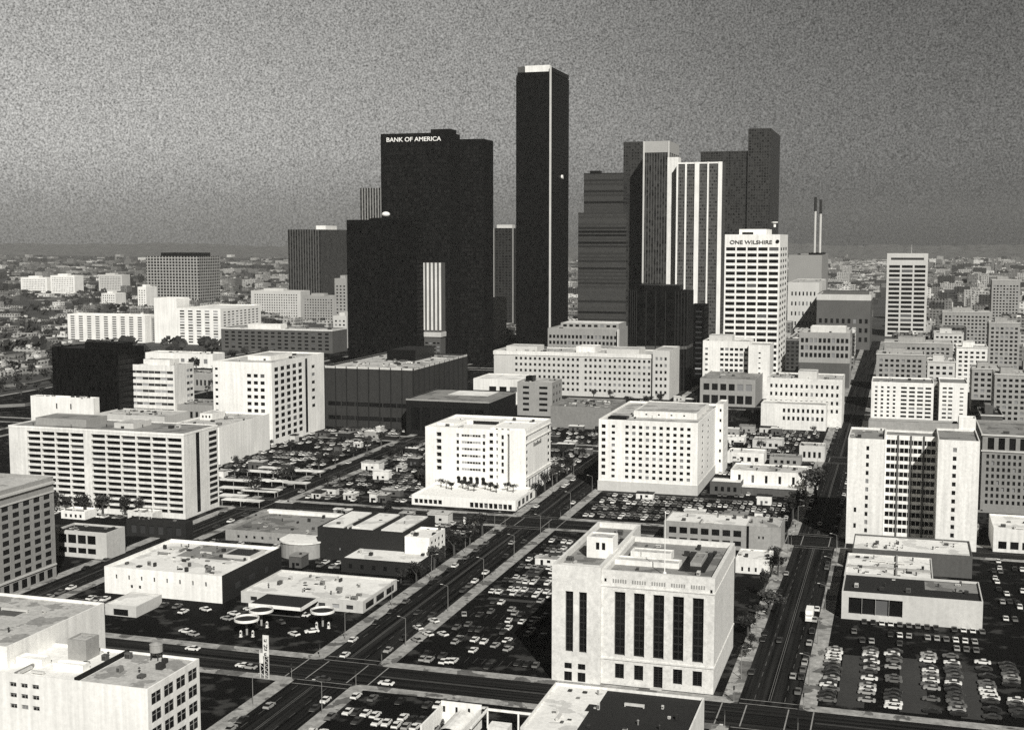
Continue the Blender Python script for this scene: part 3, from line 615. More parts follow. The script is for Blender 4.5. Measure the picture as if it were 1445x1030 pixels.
for (u0, u1, vt, vb, lab, m, rf, D) in ((135, 232, 588, 612, 'low pale roofed building between white depot and ribbon-window office', PALE, RPALE, 30), (232, 300, 572, 600, 'grey flat roofed building behind the blank white annex', GREYC, RGREY, 30),
                                      (205, 300, 500, 520, 'long white low roof at the foot of the white winged hotel', WHITE, RWHITE, 24), (250, 300, 528, 552, 'small grey building with dark shaded yard right of the ribbon-window office', GREYC, RPALE, 30)):
    b = Bld('low_building', lab, fit(u0, u1, vt, vb=vb, D=D), m, rf, [('S', .05, .95, .2, .75, 8, 1, .5, .6)], pp=.6).done(); b.clutter(9, 3, int(u0))
# the white winged hotel
Yw = 1400; bx = fit(95, 204, 445, Y=Yw, D=22)
b = Bld('winged_hotel', 'big white hotel of several wings with column-like window rows, left of the towers', bx, WHITE, RWHITE, [('S', .01, .99, .03, .95, 9, 11, .5, .55, GLASSG)], pp=1.)
q = fit(217, 249, 421, Y=Yw + 6, D=30); Bld(None, None, (q[0], q[1], q[2], q[3], q[4]), WHITE, RWHITE, root=b, wname='lift_tower')
q2 = fit(204, 217, 447, Y=Yw + 22, D=16); Bld(None, None, (bx[1] + .02, q[0] - .02, Yw + 14, Yw + 30, q2[4]), GREYC, RPALE, [('S', .1, .9, .05, .95, 2, 11, .6, .5)], root=b, wname='link')
q = fit(249.5, 311, 436, Y=Yw - 4, uE=368); Bld(None, None, q, WHITE, RWHITE, [('S', .02, .98, .03, .96, 5, 12, .55, .55, GLASSG), ('E', .05, .95, .05, .93, 9, 12, .6, .45, GLASSG)], root=b, wname='wing')
b.done()
b = Bld('grid_tower', 'square dark tower covered by a light square grid, far left behind the white winged hotel', fit(206, 280, 362, Y=2250, uE=310), facmat('grid_facade', .40, .020, 7.0, 6.0, .66, .68, oz=2), RDARK, pp=1.)
b.vol(.2, .9, .2, .8, 8, BLACK, RDARK)
b = Bld('dark_office', 'long dark low office with a pale roof edge, between winged hotel and black towers', fit(312, 469, 466, Y=1330, D=40), GREYD, RPALE, [('S', .02, .98, .1, .9, 16, 5, .55, .5, GLASSD)], pp=1.).done(); b.belt(b.h - 1.2, 1.4, .3, WHITE2); b.vol(.2, .5, .3, .7, 5, WHITE2, RWHITE); b.clutter(6, 4, 3)
b = Bld('parking_deck', 'huge dark windowless parking deck with cluttered white roof, left of centre below the black towers', fit(458, 583, 520, vb=607, uE=659), mat('dark_concrete', .034, var=.2, fine=.3, streak=.2), RPALE, [('S', .03, .97, .04, .5, 6, 2, .94, .3, GLASSD), ('E', .03, .97, .04, .45, 9, 2, .94, .3, GLASSD)], pp=1.2)
b.belt(b.h - 1.4, 1.45, .2, PALE, 'parapet'); b.vol(.32, .66, .55, .9, 8, BLACK, RDARK); b.clutter(30, 5, 12, [METAL, DARKM, WHITE, GREYD])
b.fins('S', 9, .6, .4, mat('dark_fin', .015)); b.fins('E', 12, .6, .4, mat('dark_fin', .015))
b = Bld('black_low_block', 'black low block with a grey roof, right of the huge dark windowless block', fit(573, 690, 567, Y=790, uE=728), mat('black_stone', .007, var=.3, fine=.3), RGREY, [('S', .05, .95, .1, .8, 7, 1, .8, .9, GLASSD, .3)], pp=.6).done()
b.belt(b.h - 1, 1.02, .15, GREYC); b.pc('roof_patch', .3, .8, .55, .95, 0, .1, RWHITE)
b = Bld('white_strip_building', 'thin white building with dark strip windows, behind the black low block', fit(668, 735, 536, Y=960, D=40), WHITE2, RWHITE, [('S', .3, .95, .4, .8, 3, 1, .7, .5, GLASSD)], pp=.5).done()
b = Bld('old_walkup', 'grey old walk-up with two columns of dark windows, just behind the white arcade hotel', fit(730, 779, 540, vb=588, uE=793), GREYC, RPALE, [('S', .1, .4, .1, .92, 1, 5, .6, .45, GLASSD), ('S', .55, .95, .1, .92, 1, 5, .6, .45, GLASSD), ('E', .05, .95, .1, .95, 3, 4, .5, .4, GLASSD)], pp=.7).done()
w = M(); w.box(b.x1 + .003, b.x1 + .3, b.y0, b.y1, 0, b.h + .1)
b.vol(.15, .35, .3, .6, 4, BLACK, RDARK); b.clutter(5, 2, 4)
b = Bld('blank_garage', 'long low grey garage with blank wall between arcade hotel and grid office', fit(777, 862, 576, vb=607, D=50), mat('rough_grey_wall', .24, var=.15, fine=.35), RGREY, pp=.6); b.clutter(22, 4, 12, [DARKM, WHITE, METAL])
# ------------------------------------------------------------------ towers
TBLK = facmat('black_tower_glass', .002, .006, 3.0, 4.0, .8, .7, rough=.4, wvar=.6)
TBLK2 = facmat('brown_tower_glass', .004, .009, 3.2, 4.2, .75, .65, rough=.45, wvar=.6)
b = Bld('bank_tower', 'tall black glass tower with a white bank name along its top edge', fit(537, 634, 187, Y=1200, uE=649), TBLK2, RDARK, pp=2.)
b.vol(.70, .98, .2, .8, 6, BLACK, RDARK)
L = b.x1 - b.x0; text(b.root, 'BANK OF AMERICA', 6.0, (b.x0 + .085 * L, b.y0 - .5, b.h - 8.0), mat('sign_white', .95, var=.02, fine=.02), width=.80 * L)
b = Bld('twin_tower', 'plain black glass twin tower half hidden behind the tower with the bank name', fit(590, 682, 196, Y=1262, uE=696), TBLK2, RDARK, pp=2.)
b = Bld('black_slab_tower', 'shorter black slab tower with one bright rooftop tank, in front of the bank name tower', fit(489, 588, 310, Y=1110, uE=597), TBLK, RDARK, pp=1.5)
b.vol(.3, .9, .3, .8, 3, BLACK, RDARK, name='plant_room'); w = M()
for i in range(7):
    a0, a1 = -1.57 + i * 3.14 / 7, -1.57 + (i + 1) * 3.14 / 7; w.cyl(0, 0, 2.6 * math.sin(a0), 2.6 * math.sin(a1), max(.05, 4 * math.cos(a0)), max(.05, 4 * math.cos(a1)), 16, cap=False)
w.obj('tank', WHITE, b.root, (b.x0 + .53 * (b.x1 - b.x0), b.y0 + 6, b.h + 5)); b.vol(.36, .62, .1, .25, 3.4, BLACK, RDARK, name='plant_room')
bx = fit(598, 621, 371, Y=1150, D=14)
b = Bld('ribbed_slim_building', 'slim pale ribbed building squeezed between the two black towers', bx, GREYD, RPALE, [('S', .02, .98, .02, .30, 4, 9, .7, .5)], pp=1.); b.fins('S', 5, 1.9, .8, WHITE2, b.h * .40, b.h); b.belt(b.h * .34, 4.5, .9, PALE)
b = Bld('stripe_tower', 'grey office tower with fine vertical stripes, hazy left of the black towers', fit(406, 452, 324, Y=2150, uE=491), facmat('stripe_facade', .12, .018, 5.2, 4., .66, 1.), RPALE, pp=1.5)
b.vol(.6, .9, .3, .7, 9, WHITE2, RWHITE)
b = Bld('pinstripe_tower', 'narrow light striped tower peeking out left of the bank name tower', fit(508, 560, 265, Y=1900, D=30), facmat('pinstripe_facade', .26, .03, 4.6, 4, .6, 1.), RPALE, pp=1.5)
b = Bld('bright_slit_building', 'narrow building with bright edge seen in the gap left of the tallest tower', fit(697, 724, 322, Y=1800, D=25), facmat('gap_facade', .03, .015, 5, 4, .6, .6), RPALE, pp=1.); b.fins('S', 2, 1.4, 1., GREYC); b.vol(.1, .9, .2, .8, 6, PALE, RPALE)
b = Bld('pale_gap_building', 'small pale slab at the foot of the gap left of the tallest tower', fit(694, 708, 420, Y=1500, D=20), PALE, RPALE, pp=.8)
# the tallest tower
bx = fit(730, 777, 101, Y=1330, uE=803)
b = Bld('tallest_tower', 'tallest black tower with bright vertical corner strips and a white crown', bx, facmat('tall_tower_glass', .003, .005, 2.4, 4.1, .75, .8, rough=.4), RDARK, pp=6.)
X0, X1, Y0, Y1 = b.x0, b.x1, b.y0, b.y1
w = M(); w.box(X1 - .9, X1 + 1.0, Y0 - 1.0, Y0 - .003, 0, b.h + 5); w.box(X1 + .003, X1 + 1.0, Y0 - .003, Y0 + .6, 0, b.h + 5); w.obj('corner_strip', PALE, b.root)
w = M(); w.box(X0 - 2.6, X0 - 1.5, Y0 + 4, Y0 + 6, 0, b.h - 4); w.obj('corner_strip', PALE, b.root); w = M(); w.box(X0 - 1.5, X0 - .003, Y0 + 2, Y0 + 9, 0, b.h - 3); w.obj('corner_pier', BLACK, b.root)
w = M(); w.box(X0 + 8, X1 - 1.5, Y0 + 2.0, Y0 + 8, b.h - 6, b.h + 7); w.obj('crown', WHITE, b.root); w = M(); w.box(X0 + .5, X0 + 7, Y0 + .5, Y0 + 12, b.h - 6, b.h + 6); w.obj('crown_pier', GREYD, b.root)
w = M(); w.box(X1 - 2, X1 + .3, Y0 + 6, Y1 - 2, b.h + .6, b.h + 5); w.obj('crown_rail', BLACK, b.root)
w = M(); w.cyl(0, 0, 0, 1.6, 2.2, 2.2, 12); o = w.obj('bright_dot', mat('bright_dot_white', .95, var=.02, fine=.02), b.root, (X1, Y0 + .60 * (Y1 - Y0), hv(250, b.cx + X1, b.cy + Y0 + .6 * (Y1 - Y0)))); o.rotation_euler = (0, math.pi / 2, 0)  # plain white disc, the bright dot's light put into its colour; no lamp
b = Bld('ledge_tower', 'dim dark tower with faint horizontal ledges, right of the tallest tower', fit(824, 880, 244, Y=1480, D=36), facmat('ledge_facade', .05, .034, 300, 4.3, 1., .62), RDARK, pp=1.5)
w_ = b; b.vol(.1, .35, .3, .6, 5, BLACK, RDARK)
q = fit(816, 884, 300, Y=1468, D=12); Bld(None, None, (q[0], q[1], 1468, 1479.9, q[4]), facmat('ledge_facade', .05, .034, 300, 4.3, 1., .62), RDARK, root=b, wname='lower_block')
b = Bld('plain_dark_tower', 'dark plain tower attached left of the ribbed tower with pale top band', fit(880, 909, 200, Y=1760, D=40), facmat('plain_dark_facade', .04, .03, 4, 4, .6, .6), RDARK, pp=1.5)  # the dark tone is the facade's own colour
b = Bld('ribbed_tower', 'grey ribbed tower with a pale blank top band, left of the white-columned tower', fit(909, 944, 199, Y=1700, uE=958), facmat('rib_facade', .09, .03, 3.6, 4, .72, 1.), RPALE, pp=2.)
b.fins('S', 2, 2.2, 1.2, PALE); b.belt(b.h - 15, 15, .6, mat('band_stone', .42, var=.12)); b.fins('E', 6, 1.4, .8, GREYC, 0, b.h - 15)
bx = fit(955, 1019, 229, Y=1500, uE=1024)
b = Bld('white_column_tower', 'dark tower with five bright white vertical columns, two of them thick', bx, facmat('column_tower_glass', .09, .055, 2.2, 4.0, .75, .6), RPALE, pp=2.)
LW = b.x1 - b.x0; w = M()
for f, wd in ((.02, 1.9), (.21, 2.0), (.455, 5.2), (.70, 1.8), (.965, 4.6)): w.box(b.x0 + f * LW - wd / 2, b.x0 + f * LW + wd / 2, b.y0 - 1.5, b.y0 - .003, 0, b.h + .5)
w.box(b.x0, b.x1, b.y0 - .9, b.y0 - .004, b.h - 1.5, b.h + .3); w.obj('columns', WHITE, b.root)
q = fit(942, 957, 222, Y=1512, D=18); Bld(None, None, (q[0], b.x0 + b.cx - .02, q[2], q[3], q[4]), WHITE2, RWHITE, root=b, wname='service_core')
b = Bld('broad_dark_tower', 'broad dark tower with one taller end, hazy behind the white-columned tower', fit(989, 1056, 213, Y=2050, D=45), facmat('broad_facade', .04, .028, 4, 4.2, .7, .7), RDARK, pp=1.5)
q = fit(1055.5, 1088, 181, Y=2045, uE=1101); Bld(None, None, (b.x1 + b.cx + .05, q[1], q[2], q[3], q[4]), facmat('broad_facade', .04, .028, 4, 4.2, .7, .7), RDARK, root=b, wname='tall_end')
# white tower with dark window rows and a name across the top
bx = fit(1023, 1101, 331, vb=547, uE=1112); Bw = bx
b = Bld('white_grid_tower', 'white tower of dark window rows with a name in dark letters across its top band', bx, WHITE, RWHITE, [('S', .012, .988, .01, .925, 5, 23, .86, .56, GLASSD, .5), ('E', .06, .94, .01, .925, 3, 23, .72, .5, GLASSD, .5)], pp=1.2).done()
b.vol(.22, .72, .2, .8, 6, WHITE, RWHITE); w = M(); w.box(b.x0 + .3 * (b.x1 - b.x0), b.x0 + .5 * (b.x1 - b.x0), b.y0 + 6, b.y0 + 7, b.h, b.h + 2); w.obj('vent_panel', BLACK, b.root)
L = b.x1 - b.x0; text(b.root, 'ONE WILSHIRE', 4.6, (b.x0 + .09 * L, b.y0 - .35, b.h * .925 + 1.8), mat('grey_letters', .07), width=.77 * L)
w = M(); w.cyl(0, 0, 0, .3, 1.6, k=16); o = w.obj('emblem', BLACK, b.root, (b.x0 + .955 * L, b.y0 - .32, b.h * .925 + 4)); o.rotation_euler = (math.pi / 2, 0, 0)
w = M(); w.cyl(0, 0, 0, 4, 1.2, k=8); w.cyl(0, 0, 4, 5, 3, 3.2, 12); w.obj('roof_dish', WHITE, b.root, (b.x0 + .75 * L, b.y1 - 5, b.h + 7))
b = Bld('blank_block', 'plain grey windowless block with two tall chimneys behind, right of the white named tower', fit(1113, 1160, 360, Y=1800, uE=1169), mat('blank_grey', .30, var=.12, fine=.3), RDARK, pp=1.5); b.vol(.55, .95, .2, .8, 4, BLACK, RDARK)
GR = 'tall chimneys behind the blank block'
w = M(); w.cyl(0, 0, 0, 150, 2.0, 1.7, 10); w.cyl(0, 0, 150, 168, 2.0, 2.0, 10, 1)
for u, vt, lab in ((1149.5, 278, 'tall chimney with dark tip, left one of the hazy pair'), (1157, 282, 'tall chimney with dark tip, right one of the hazy pair')):
    Y = 1900; X = xu(u, Y, 120); hh = hv(vt, X, Y); o = tag(link('chimney', w.mesh('chimney', [PALE, DARKM]) if vt == 278 else o.data, None, (X, Y, 0), sc=(1, 1, hh / 168)), lab, 'chimney', GR)
b = Bld('pale_warehouse', 'pale square building with rows of small windows, right of the white named tower', fit(1112, 1156, 399, Y=1620, uE=1166), PALE, RPALE, [('S', .08, .92, .1, .9, 7, 5, .4, .4)], pp=.8).done(); b.clutter(4, 4, 4)
b = Bld('slim_office_tower', 'slim pale office tower of three window bays, standing alone at right', fit(1252, 1310, 358, Y=1790, D=26), PALE, RPALE, [('S', .035, .965, .01, .87, 3, 16, .86, .62, GLASSD, .6)], pp=1.5).done()
w = M(); w.box(b.x0 + .1 * (b.x1 - b.x0), b.x0 + .9 * (b.x1 - b.x0), b.y0 - .3, b.y0 - .003, b.h * .925, b.h * .95); w.obj('louvre', DARKM, b.root); w = M(); w.tube((0, 0, 0), (0, 0, 12), .3, .15); w.obj('mast', PALE, b.root, (5, 8, b.h))
# chamfered black tower
q0, q1, Y0, _, hh = fit(884, 968, 412, Y=1085); y1 = Y0 + 48; c = 9
t = thing('faceted_black_tower', 'black tower with cut corners and bronze ribs, in front of the white-columned tower', 'building', ((q0 + q1) / 2, Y0, 0)); hw = (q1 - q0) / 2
pts = [(-hw + c, 0), (hw - c, 0), (hw, c), (hw, 48 - c), (hw - c, 48), (-hw + c, 48), (-hw, 48 - c), (-hw, c)]
w = M(); w.prism(pts, 0, hh); w.obj('wall', TBLK, t); w = M()
for i in range(8):
    a, d = pts[i], pts[(i + 1) % 8]
    for k in range(0, 4):
        f = k / 4; w.tube((a[0] + (d[0] - a[0]) * f, a[1] + (d[1] - a[1]) * f, 0), (a[0] + (d[0] - a[0]) * f, a[1] + (d[1] - a[1]) * f, hh + .4), .55, .55, 4)
w.obj('ribs', mat('bronze_rib', .018, rough=.5), t); w = M(); w.prism([(x * .7, 24 + (y - 24) * .7) for x, y in pts], hh, hh + 5); w.obj('penthouse', BLACK, t)
w = M(); w.prism([(x * 1.01, 24 + (y - 24) * 1.01) for x, y in pts], hh * .42, hh * .45); w.obj('band', GREYD, t)
q = fit(969, 989, 432, Y=1112, D=30); b = Bld('stair_ribbed_block', 'narrow dark block with light stair landings, attached right of the black tower with cut corners', (q[0], q[1], 1134, 1160, q[4]), TBLK, RDARK, [('S', .35, .85, .05, .95, 1, 14, .9, .3, GLASSG, .1)], pp=1.).done()
# old blocks, middle
bx = fit(697, 922, 500, vb=563, D=45)
b = Bld('old_department_block', 'long pale old block with many rows of small windows, right of the black low block', bx, PALE, RPALE, [('S', .13, .55, .08, .9, 14, 6, .5, .45), ('S', .57, .99, .08, .9, 14, 6, .5, .45)], pp=1.2)
q = fit(919, 945, 495, Y=bx[2] - 3, D=48); Bld(None, None, (bx[1] + .02, q[1], bx[2] - 3, bx[3], q[4]), PALE, RPALE, [('S', .1, .9, .08, .9, 3, 6, .5, .45)], root=b, wname='corner_block')
b.done(); b.belt(b.h - 3.5, 3.0, .5, WHITE2); b.vol(.05, .25, .3, .8, 4, PALE, RPALE); b.vol(.5, .62, .3, .8, 5, WHITE2, RWHITE); b.vol(.7, .9, .2, .8, 4, PALE, RPALE); b.clutter(16, 4, 7)
b = Bld('arcaded_office', 'mid-height grey office of closely set windows with a pale top, below the tallest tower', fit(773, 872, 465, Y=1215, uE=887), GREYC, RPALE, [('S', .01, .99, .05, .88, 18, 6, .62, .55)], pp=1.).done(); b.vol(.15, .98, .2, .9, 6, GREYC, RWHITE, [('S', .02, .98, .3, .8, 9, 1, .6, .8)]); b.fins('E', 2, 6, .8, WHITE2); b.clutter(5, 4, 3)
b = Bld('white_old_office', 'white old office with dark window grid and blank bays, below the white named tower', fit(992, 1058, 482, Y=1060, D=30), WHITE2, RPALE, [('S', .02, .14, .05, .9, 1, 9, .5, .4), ('S', .36, .98, .05, .9, 6, 9, .7, .5)], pp=1.).done()
Bld(None, None, (b.x1 + b.cx + .02, xu(1086, 1052, 30), 1052, 1085, b.h - 2), WHITE2, RPALE, [('S', .4, .65, .05, .9, 1, 9, .4, .3)], root=b, wname='wing'); b.vol(.1, .6, .3, .8, 5, PALE, RPALE); b.clutter(5, 3, 5)
b = Bld('low_arcade_building', 'low grey building with big shop windows in front of the white old office', fit(988, 1066, 536, vb=575, uE=1082), GREYC, RGREY, [('S', .04, .96, .55, .85, 6, 1, .7, .8), ('S', .04, .96, .08, .42, 6, 1, .8, .9)], pp=.8).done(); b.clutter(9, 3, 8)
b = Bld('mottled_old_block', 'mottled pale old block with scattered dark windows, beside the right street in mid distance', fit(1082, 1189, 536, Y=905, D=40), STONE, RPALE, [('S', .03, .97, .25, .92, 14, 4, .45, .45)], pp=1.).done(); b.vol(.4, .65, .3, .7, 5, PALE, RPALE); b.clutter(14, 3, 9)
b = Bld('white_loading_block', 'white-topped low block with two window rows in front of the mottled old block', fit(1074, 1166, 572, Y=885, D=18), WHITE2, RPALE, [('S', .32, .98, .3, .9, 9, 2, .5, .5)], pp=.6).done()
b = Bld('dark_base_block', 'grey gridded block above a dark blank base, on the left kerb of the right street', fit(1128, 1200, 470, Y=1150, D=45), GREYC, RPALE, [('S', .02, .98, .52, .92, 11, 3, .65, .6), ('E', .05, .95, .3, .92, 8, 5, .5, .5)], pp=.9).done()
w = M(); w.box(b.x0, b.x1, b.y0 - .5, b.y0 - .003, 0, b.h * .45); w.obj('base', GREYD, b.root); b.vol(.2, .9, .3, .8, 5, PALE, RWHITE); b.clutter(8, 4, 6)
b = Bld('eaved_long_block', 'long pale block with deep dark eaves on the far left kerb of the right street', fit(1153, 1229, 416, Y=1560, D=120), mat('brown_wall', .11), RPALE, [('S', .02, .98, .1, .6, 9, 3, .5, .5)], pp=.9).done(); b.belt(b.h - 7, 7, .4, PALE); b.pc('roof_house', .1, .95, .1, .4, 0, 4, GREYD)
# right side
bx = fit(1230, 1318, 541, Y=905, D=34)
b = Bld('white_corner_office', 'bright white corner office with dark square windows behind the twin-wing hotel', bx, WHITE, RGREY, [('S', .03, .42, .0, .93, 4, 11, .42, .5), ('S', .46, .98, .0, .93, 4, 11, .72, .5)], pp=1.)
q = fit(1326, 1366, 541, Y=905, D=34); Bld(None, None, (q[0], q[1], 905, 939, q[4]), WHITE, RGREY, [('S', .08, .5, .0, .93, 2, 11, .7, .45), ('S', .68, .9, .0, .93, 1, 11, .6, .3)], root=b, wname='wing')
Bld(None, None, (bx[1] + .02, q[0] - .02, 919, 939, q[4] - 1), GREYC, RGREY, [('S', .1, .9, .0, .93, 1, 11, .7, .5)], root=b, wname='court_wall'); b.done(); b.clutter(6, 3, 4)
MID = [(1237, 1305, 500, 1010, GREYC, 'grey block with big lower windows, next behind the white corner office'), (1309, 1348, 510, 1015, PALE, 'small pale block with dark roof shed behind the right wing of the white corner office'),
       (1248, 1345, 484, 1130, GREYC, 'grey many-windowed block directly below the slim office tower'), (1350, 1394, 490, 1150, WHITE2, 'white three-row block right of the grey many-windowed block'),
       (1372, 1412, 520, 1020, GREYC, 'grey gridded block with narrow bays near the right edge'), (1396, 1440, 455, 1300, GREYC, 'tall grey block cut by the right edge in mid distance'),
       (1404, 1450, 528, 960, GREYC, 'dark grey gridded block at the right edge above the arched old block'), (1330, 1400, 440, 1500, GREYC, 'hazy grey gridded block right of the slim office tower'),
       (1318, 1360, 470, 1400, PALE, 'hazy small pale block at the foot of the slim office tower'), (1400, 1440, 395, 1750, GREYC, 'hazy tall grey block highest at the right edge'),
       (1385, 1415, 585, 700, GREYD, 'dark domed-roof house squeezed above the arched old block')]
for (u0, u1, vt, Y, m, lab) in MID:
    bx = fit(u0, u1, vt, Y=Y, D=30); n = max(3, int((bx[1] - bx[0]) / 4.2)); r = max(3, int(bx[4] / 4.3))
    b = Bld('office_block', lab, bx, m, RPALE if m is not GREYD else RDARK, [('S', .04, .96, .05, .92, n, r, .58, .52), ('W', .04, .96, .05, .92, 6, r, .5, .5)], pp=.9).done(); b.vol(.2, .6, .3, .7, 4.5, m, RGREY); b.clutter(4, 3, int(u0)); b.belt(b.h - 1, .7, .4, PALE)
MIDL = [(354, 424, 411, 1900, PALE, 'pale low office with a flat roof between grid tower and stripe tower'), (426, 472, 418, 1850, GREYC, 'grey low office below the striped tower'), (29, 66, 392, 2650, WHITE, 'bright white far block, left one of two at the left edge'), (71, 105, 389, 2640, WHITE, 'bright white far block, right one of two at the left edge'),
        (139, 172, 388, 2800, PALE, 'pale far apartment block left of the grid tower'), (143, 163, 414, 2200, WHITE2, 'small white block below the pale far apartment block'), (472, 489, 393, 1500, GREYC, 'narrow grey sliver of building left of the black slab tower'), (470, 489, 446, 1400, PALE, 'small pale mechanical block at the foot of the black slab tower'), (194, 206, 405, 2000, WHITE, 'narrow white stair block left of the grid tower'),
        (40, 150, 425, 2300, GREYD, 'wide dark low building beneath the two bright white far blocks')]
for (u0, u1, vt, Y, m, lab) in MIDL:
    bx = fit(u0, u1, vt, Y=Y, D=35); n = max(2, int((bx[1] - bx[0]) / 5)); r = max(2, int(bx[4] / 5))
    b = Bld('office_block', lab, bx, m, RPALE, [('S', .06, .94, .06, .9, n, r, .5, .45, GLASSG if m is WHITE else None)], pp=.9).done(); b.vol(.2, .6, .3, .7, 4.5, m, RGREY)
for b in ALL: b.hang()
HERO = [(b.x0 + b.cx - 6, b.x1 + b.cx + 6, b.y0 + b.cy - 6, b.y1 + b.cy + 6) for b in ALL] + [(q0 - 5, q1 + 5, 1080, 1140)]

# ------------------------------------------------------------------ hills closing the view, freeway ramps
w = M(); r = random.Random(3); n = 420; prev = None
for i in range(n + 1):
    x = -8300 + 16600 * i / n; zt = 84 + 9 * math.sin(i * .041) + 6 * math.sin(i * .11 + 1) + 4 * math.sin(i * .37) + r.uniform(-6, 7); y = 9300 + 500 * math.sin(i * .04)
    c = [(x, y - 900, -.5), (x, y - 450, zt * .45), (x, y, zt), (x, y + 900, -.5)]
    if prev:
        for a in range(3): w.quad(prev[a], c[a], c[a + 1], prev[a + 1])
    prev = c
struct('hills', w, mat('far_hills', .105, var=.9, fine=.0, coarse=.02))
w = M()
for pts in ([(0, 480), (60, 474), (110, 466)], [(0, 503), (50, 497), (100, 485), (170, 478)], [(0, 545), (40, 541), (80, 532)], [(0, 572), (40, 570), (75, 563)], [(0, 521), (30, 512), (90, 500)]):
    q = [gp(u, v, 5) for u, v in pts]
    for (xa, ya), (xb, yb) in zip(q, q[1:]):
        k = 5 if ya > 1100 else 4; w.quad((xa, ya - k, 5), (xb, yb - k, 5), (xb, yb + k, 5), (xa, ya + k, 5)); w.quad((xa, ya - k, 3.6), (xb, yb - k, 3.6), (xb, yb - k, 6), (xa, ya - k, 6))
struct('freeway_ramps', w, mat('freeway_concrete', .2, var=.25, fine=.3))
# carports behind the slab hotel
GR = 'white carports behind the slab hotel'; k = 0
for (u0, u1, v) in ((330, 404, 664), (366, 400, 678), (398, 432, 681), (306, 352, 677), (308, 392, 688), (340, 388, 692), (308, 344, 699), (412, 452, 664), (312, 366, 705), (364, 392, 660)):
    x0, y = gp(u0, v, 3); x1 = xu(u1, y, 3); hw = (x1 - x0) / 2; t = thing('carport', 'long low white carport roof in the lot behind the slab hotel', 'carport', ((x0 + x1) / 2, y, .17), GR)
    w = M(); w.box(-hw, hw, 0, 5.5, 2.7, 3.0); w.obj('roof', RWHITE, t); m = max(2, int(hw / 4)); 
    for i in range(m + 1): w = M(); xx = -hw + .3 + (2 * hw - .6) * i / m; w.box(xx - .12, xx + .12, .3, .54, 0, 2.7); w.obj('post', GREYC, t)

# ------------------------------------------------------------------ sheds, huts and bushes among the lots
BOX = [(b.x0 + b.cx - 1.2, b.x1 + b.cx + 1.2, b.y0 + b.cy - 2.2, b.y1 + b.cy + 2.2) for b in ALL]
SHEDS = []
def free2(x0, x1, y0, y1): return not any(x0 < b and x1 > a and y0 < d and y1 > c for a, b, c, d in BOX + SHEDS)
rs = random.Random(77); SH = [WHITE2, PALE, GREYC, GREYD, BRICK]; SR = [RWHITE, RPALE, RGREY, RDARK]
def sheds(x0, x1, y0, y1, n, lab, grp):
    for _ in range(n * 6):
        if n <= 0: break
        w_, d_, h_ = rs.uniform(3, 11), rs.uniform(3, 8), rs.uniform(2.6, 4.8); x, y = rs.uniform(x0, x1), rs.uniform(y0, y1)
        if not free2(x - w_ / 2 - 1, x + w_ / 2 + 1, y - 1, y + d_ + 1): continue
        n -= 1; SHEDS.append((x - w_ / 2, x + w_ / 2, y, y + d_)); a = w_ / 2; t = thing('shed', lab, 'shed', (x, y, .17), grp)
        w = M(); w.box(-a, a, 0, d_, 0, h_); w.box(-a * .5, -a * .5 + 1.1, -.04, 0, 0, 2.1, 1); w.box(a * .1, a * .1 + 1.4, -.04, 0, 1, 2.1, 1); w.obj('wall', [rs.choice(SH), GLASSD], t)
        w = M(); w.box(-a - .25, a + .25, -.25, d_ + .25, h_ + .003, h_ + .3); w.box(a * .2, a * .2 + .8, d_ * .4, d_ * .4 + .8, h_ + .3, h_ + .9, 1); w.obj('roof', [rs.choice(SR), DARKM], t)
sheds(-288, -236, 572, 755, 16, 'small flat-roofed shed among the cars left of the arcade hotel', 'sheds left of the arcade hotel')
sheds(-405, -318, 565, 800, 14, 'small flat-roofed shed in the lots under the white apartment block', 'sheds under the white apartment block')
sheds(-285, -180, 500, 545, 9, 'small flat-roofed shed in the lot behind the black brick warehouse', 'sheds behind the brick warehouse')
sheds(-284, -178, 446, 500, 5, 'small flat-roofed shed in the yards around the factory and market', 'sheds around factory and market')
sheds(-139, -50, 575, 630, 5, 'small attendant hut in the rows below the white grid office', 'huts below the grid office')
sheds(-140, -48, 700, 885, 22, 'small flat-roofed shed in the lots before the mottled old block', 'sheds before the mottled old block')
sheds(-228, -178, 690, 985, 14, 'small flat-roofed shed in the lots up the avenue behind the arcade hotel', 'sheds up the avenue')
sheds(-139, -98, 432, 530, 5, 'small attendant hut in the packed lot behind the stone hall', 'huts behind the stone hall')
sheds(-180, -50, 1005, 1030, 6, 'small flat-roofed shed at the foot of the long pale old block', 'sheds at the old block')
sheds(-14, 80, 580, 690, 9, 'small flat-roofed shed behind the twin-wing hotel', 'sheds behind the twin-wing hotel')
sheds(-430, -320, 430, 515, 8, 'small flat-roofed shed between grey loft and slab hotel', 'sheds before the slab hotel')

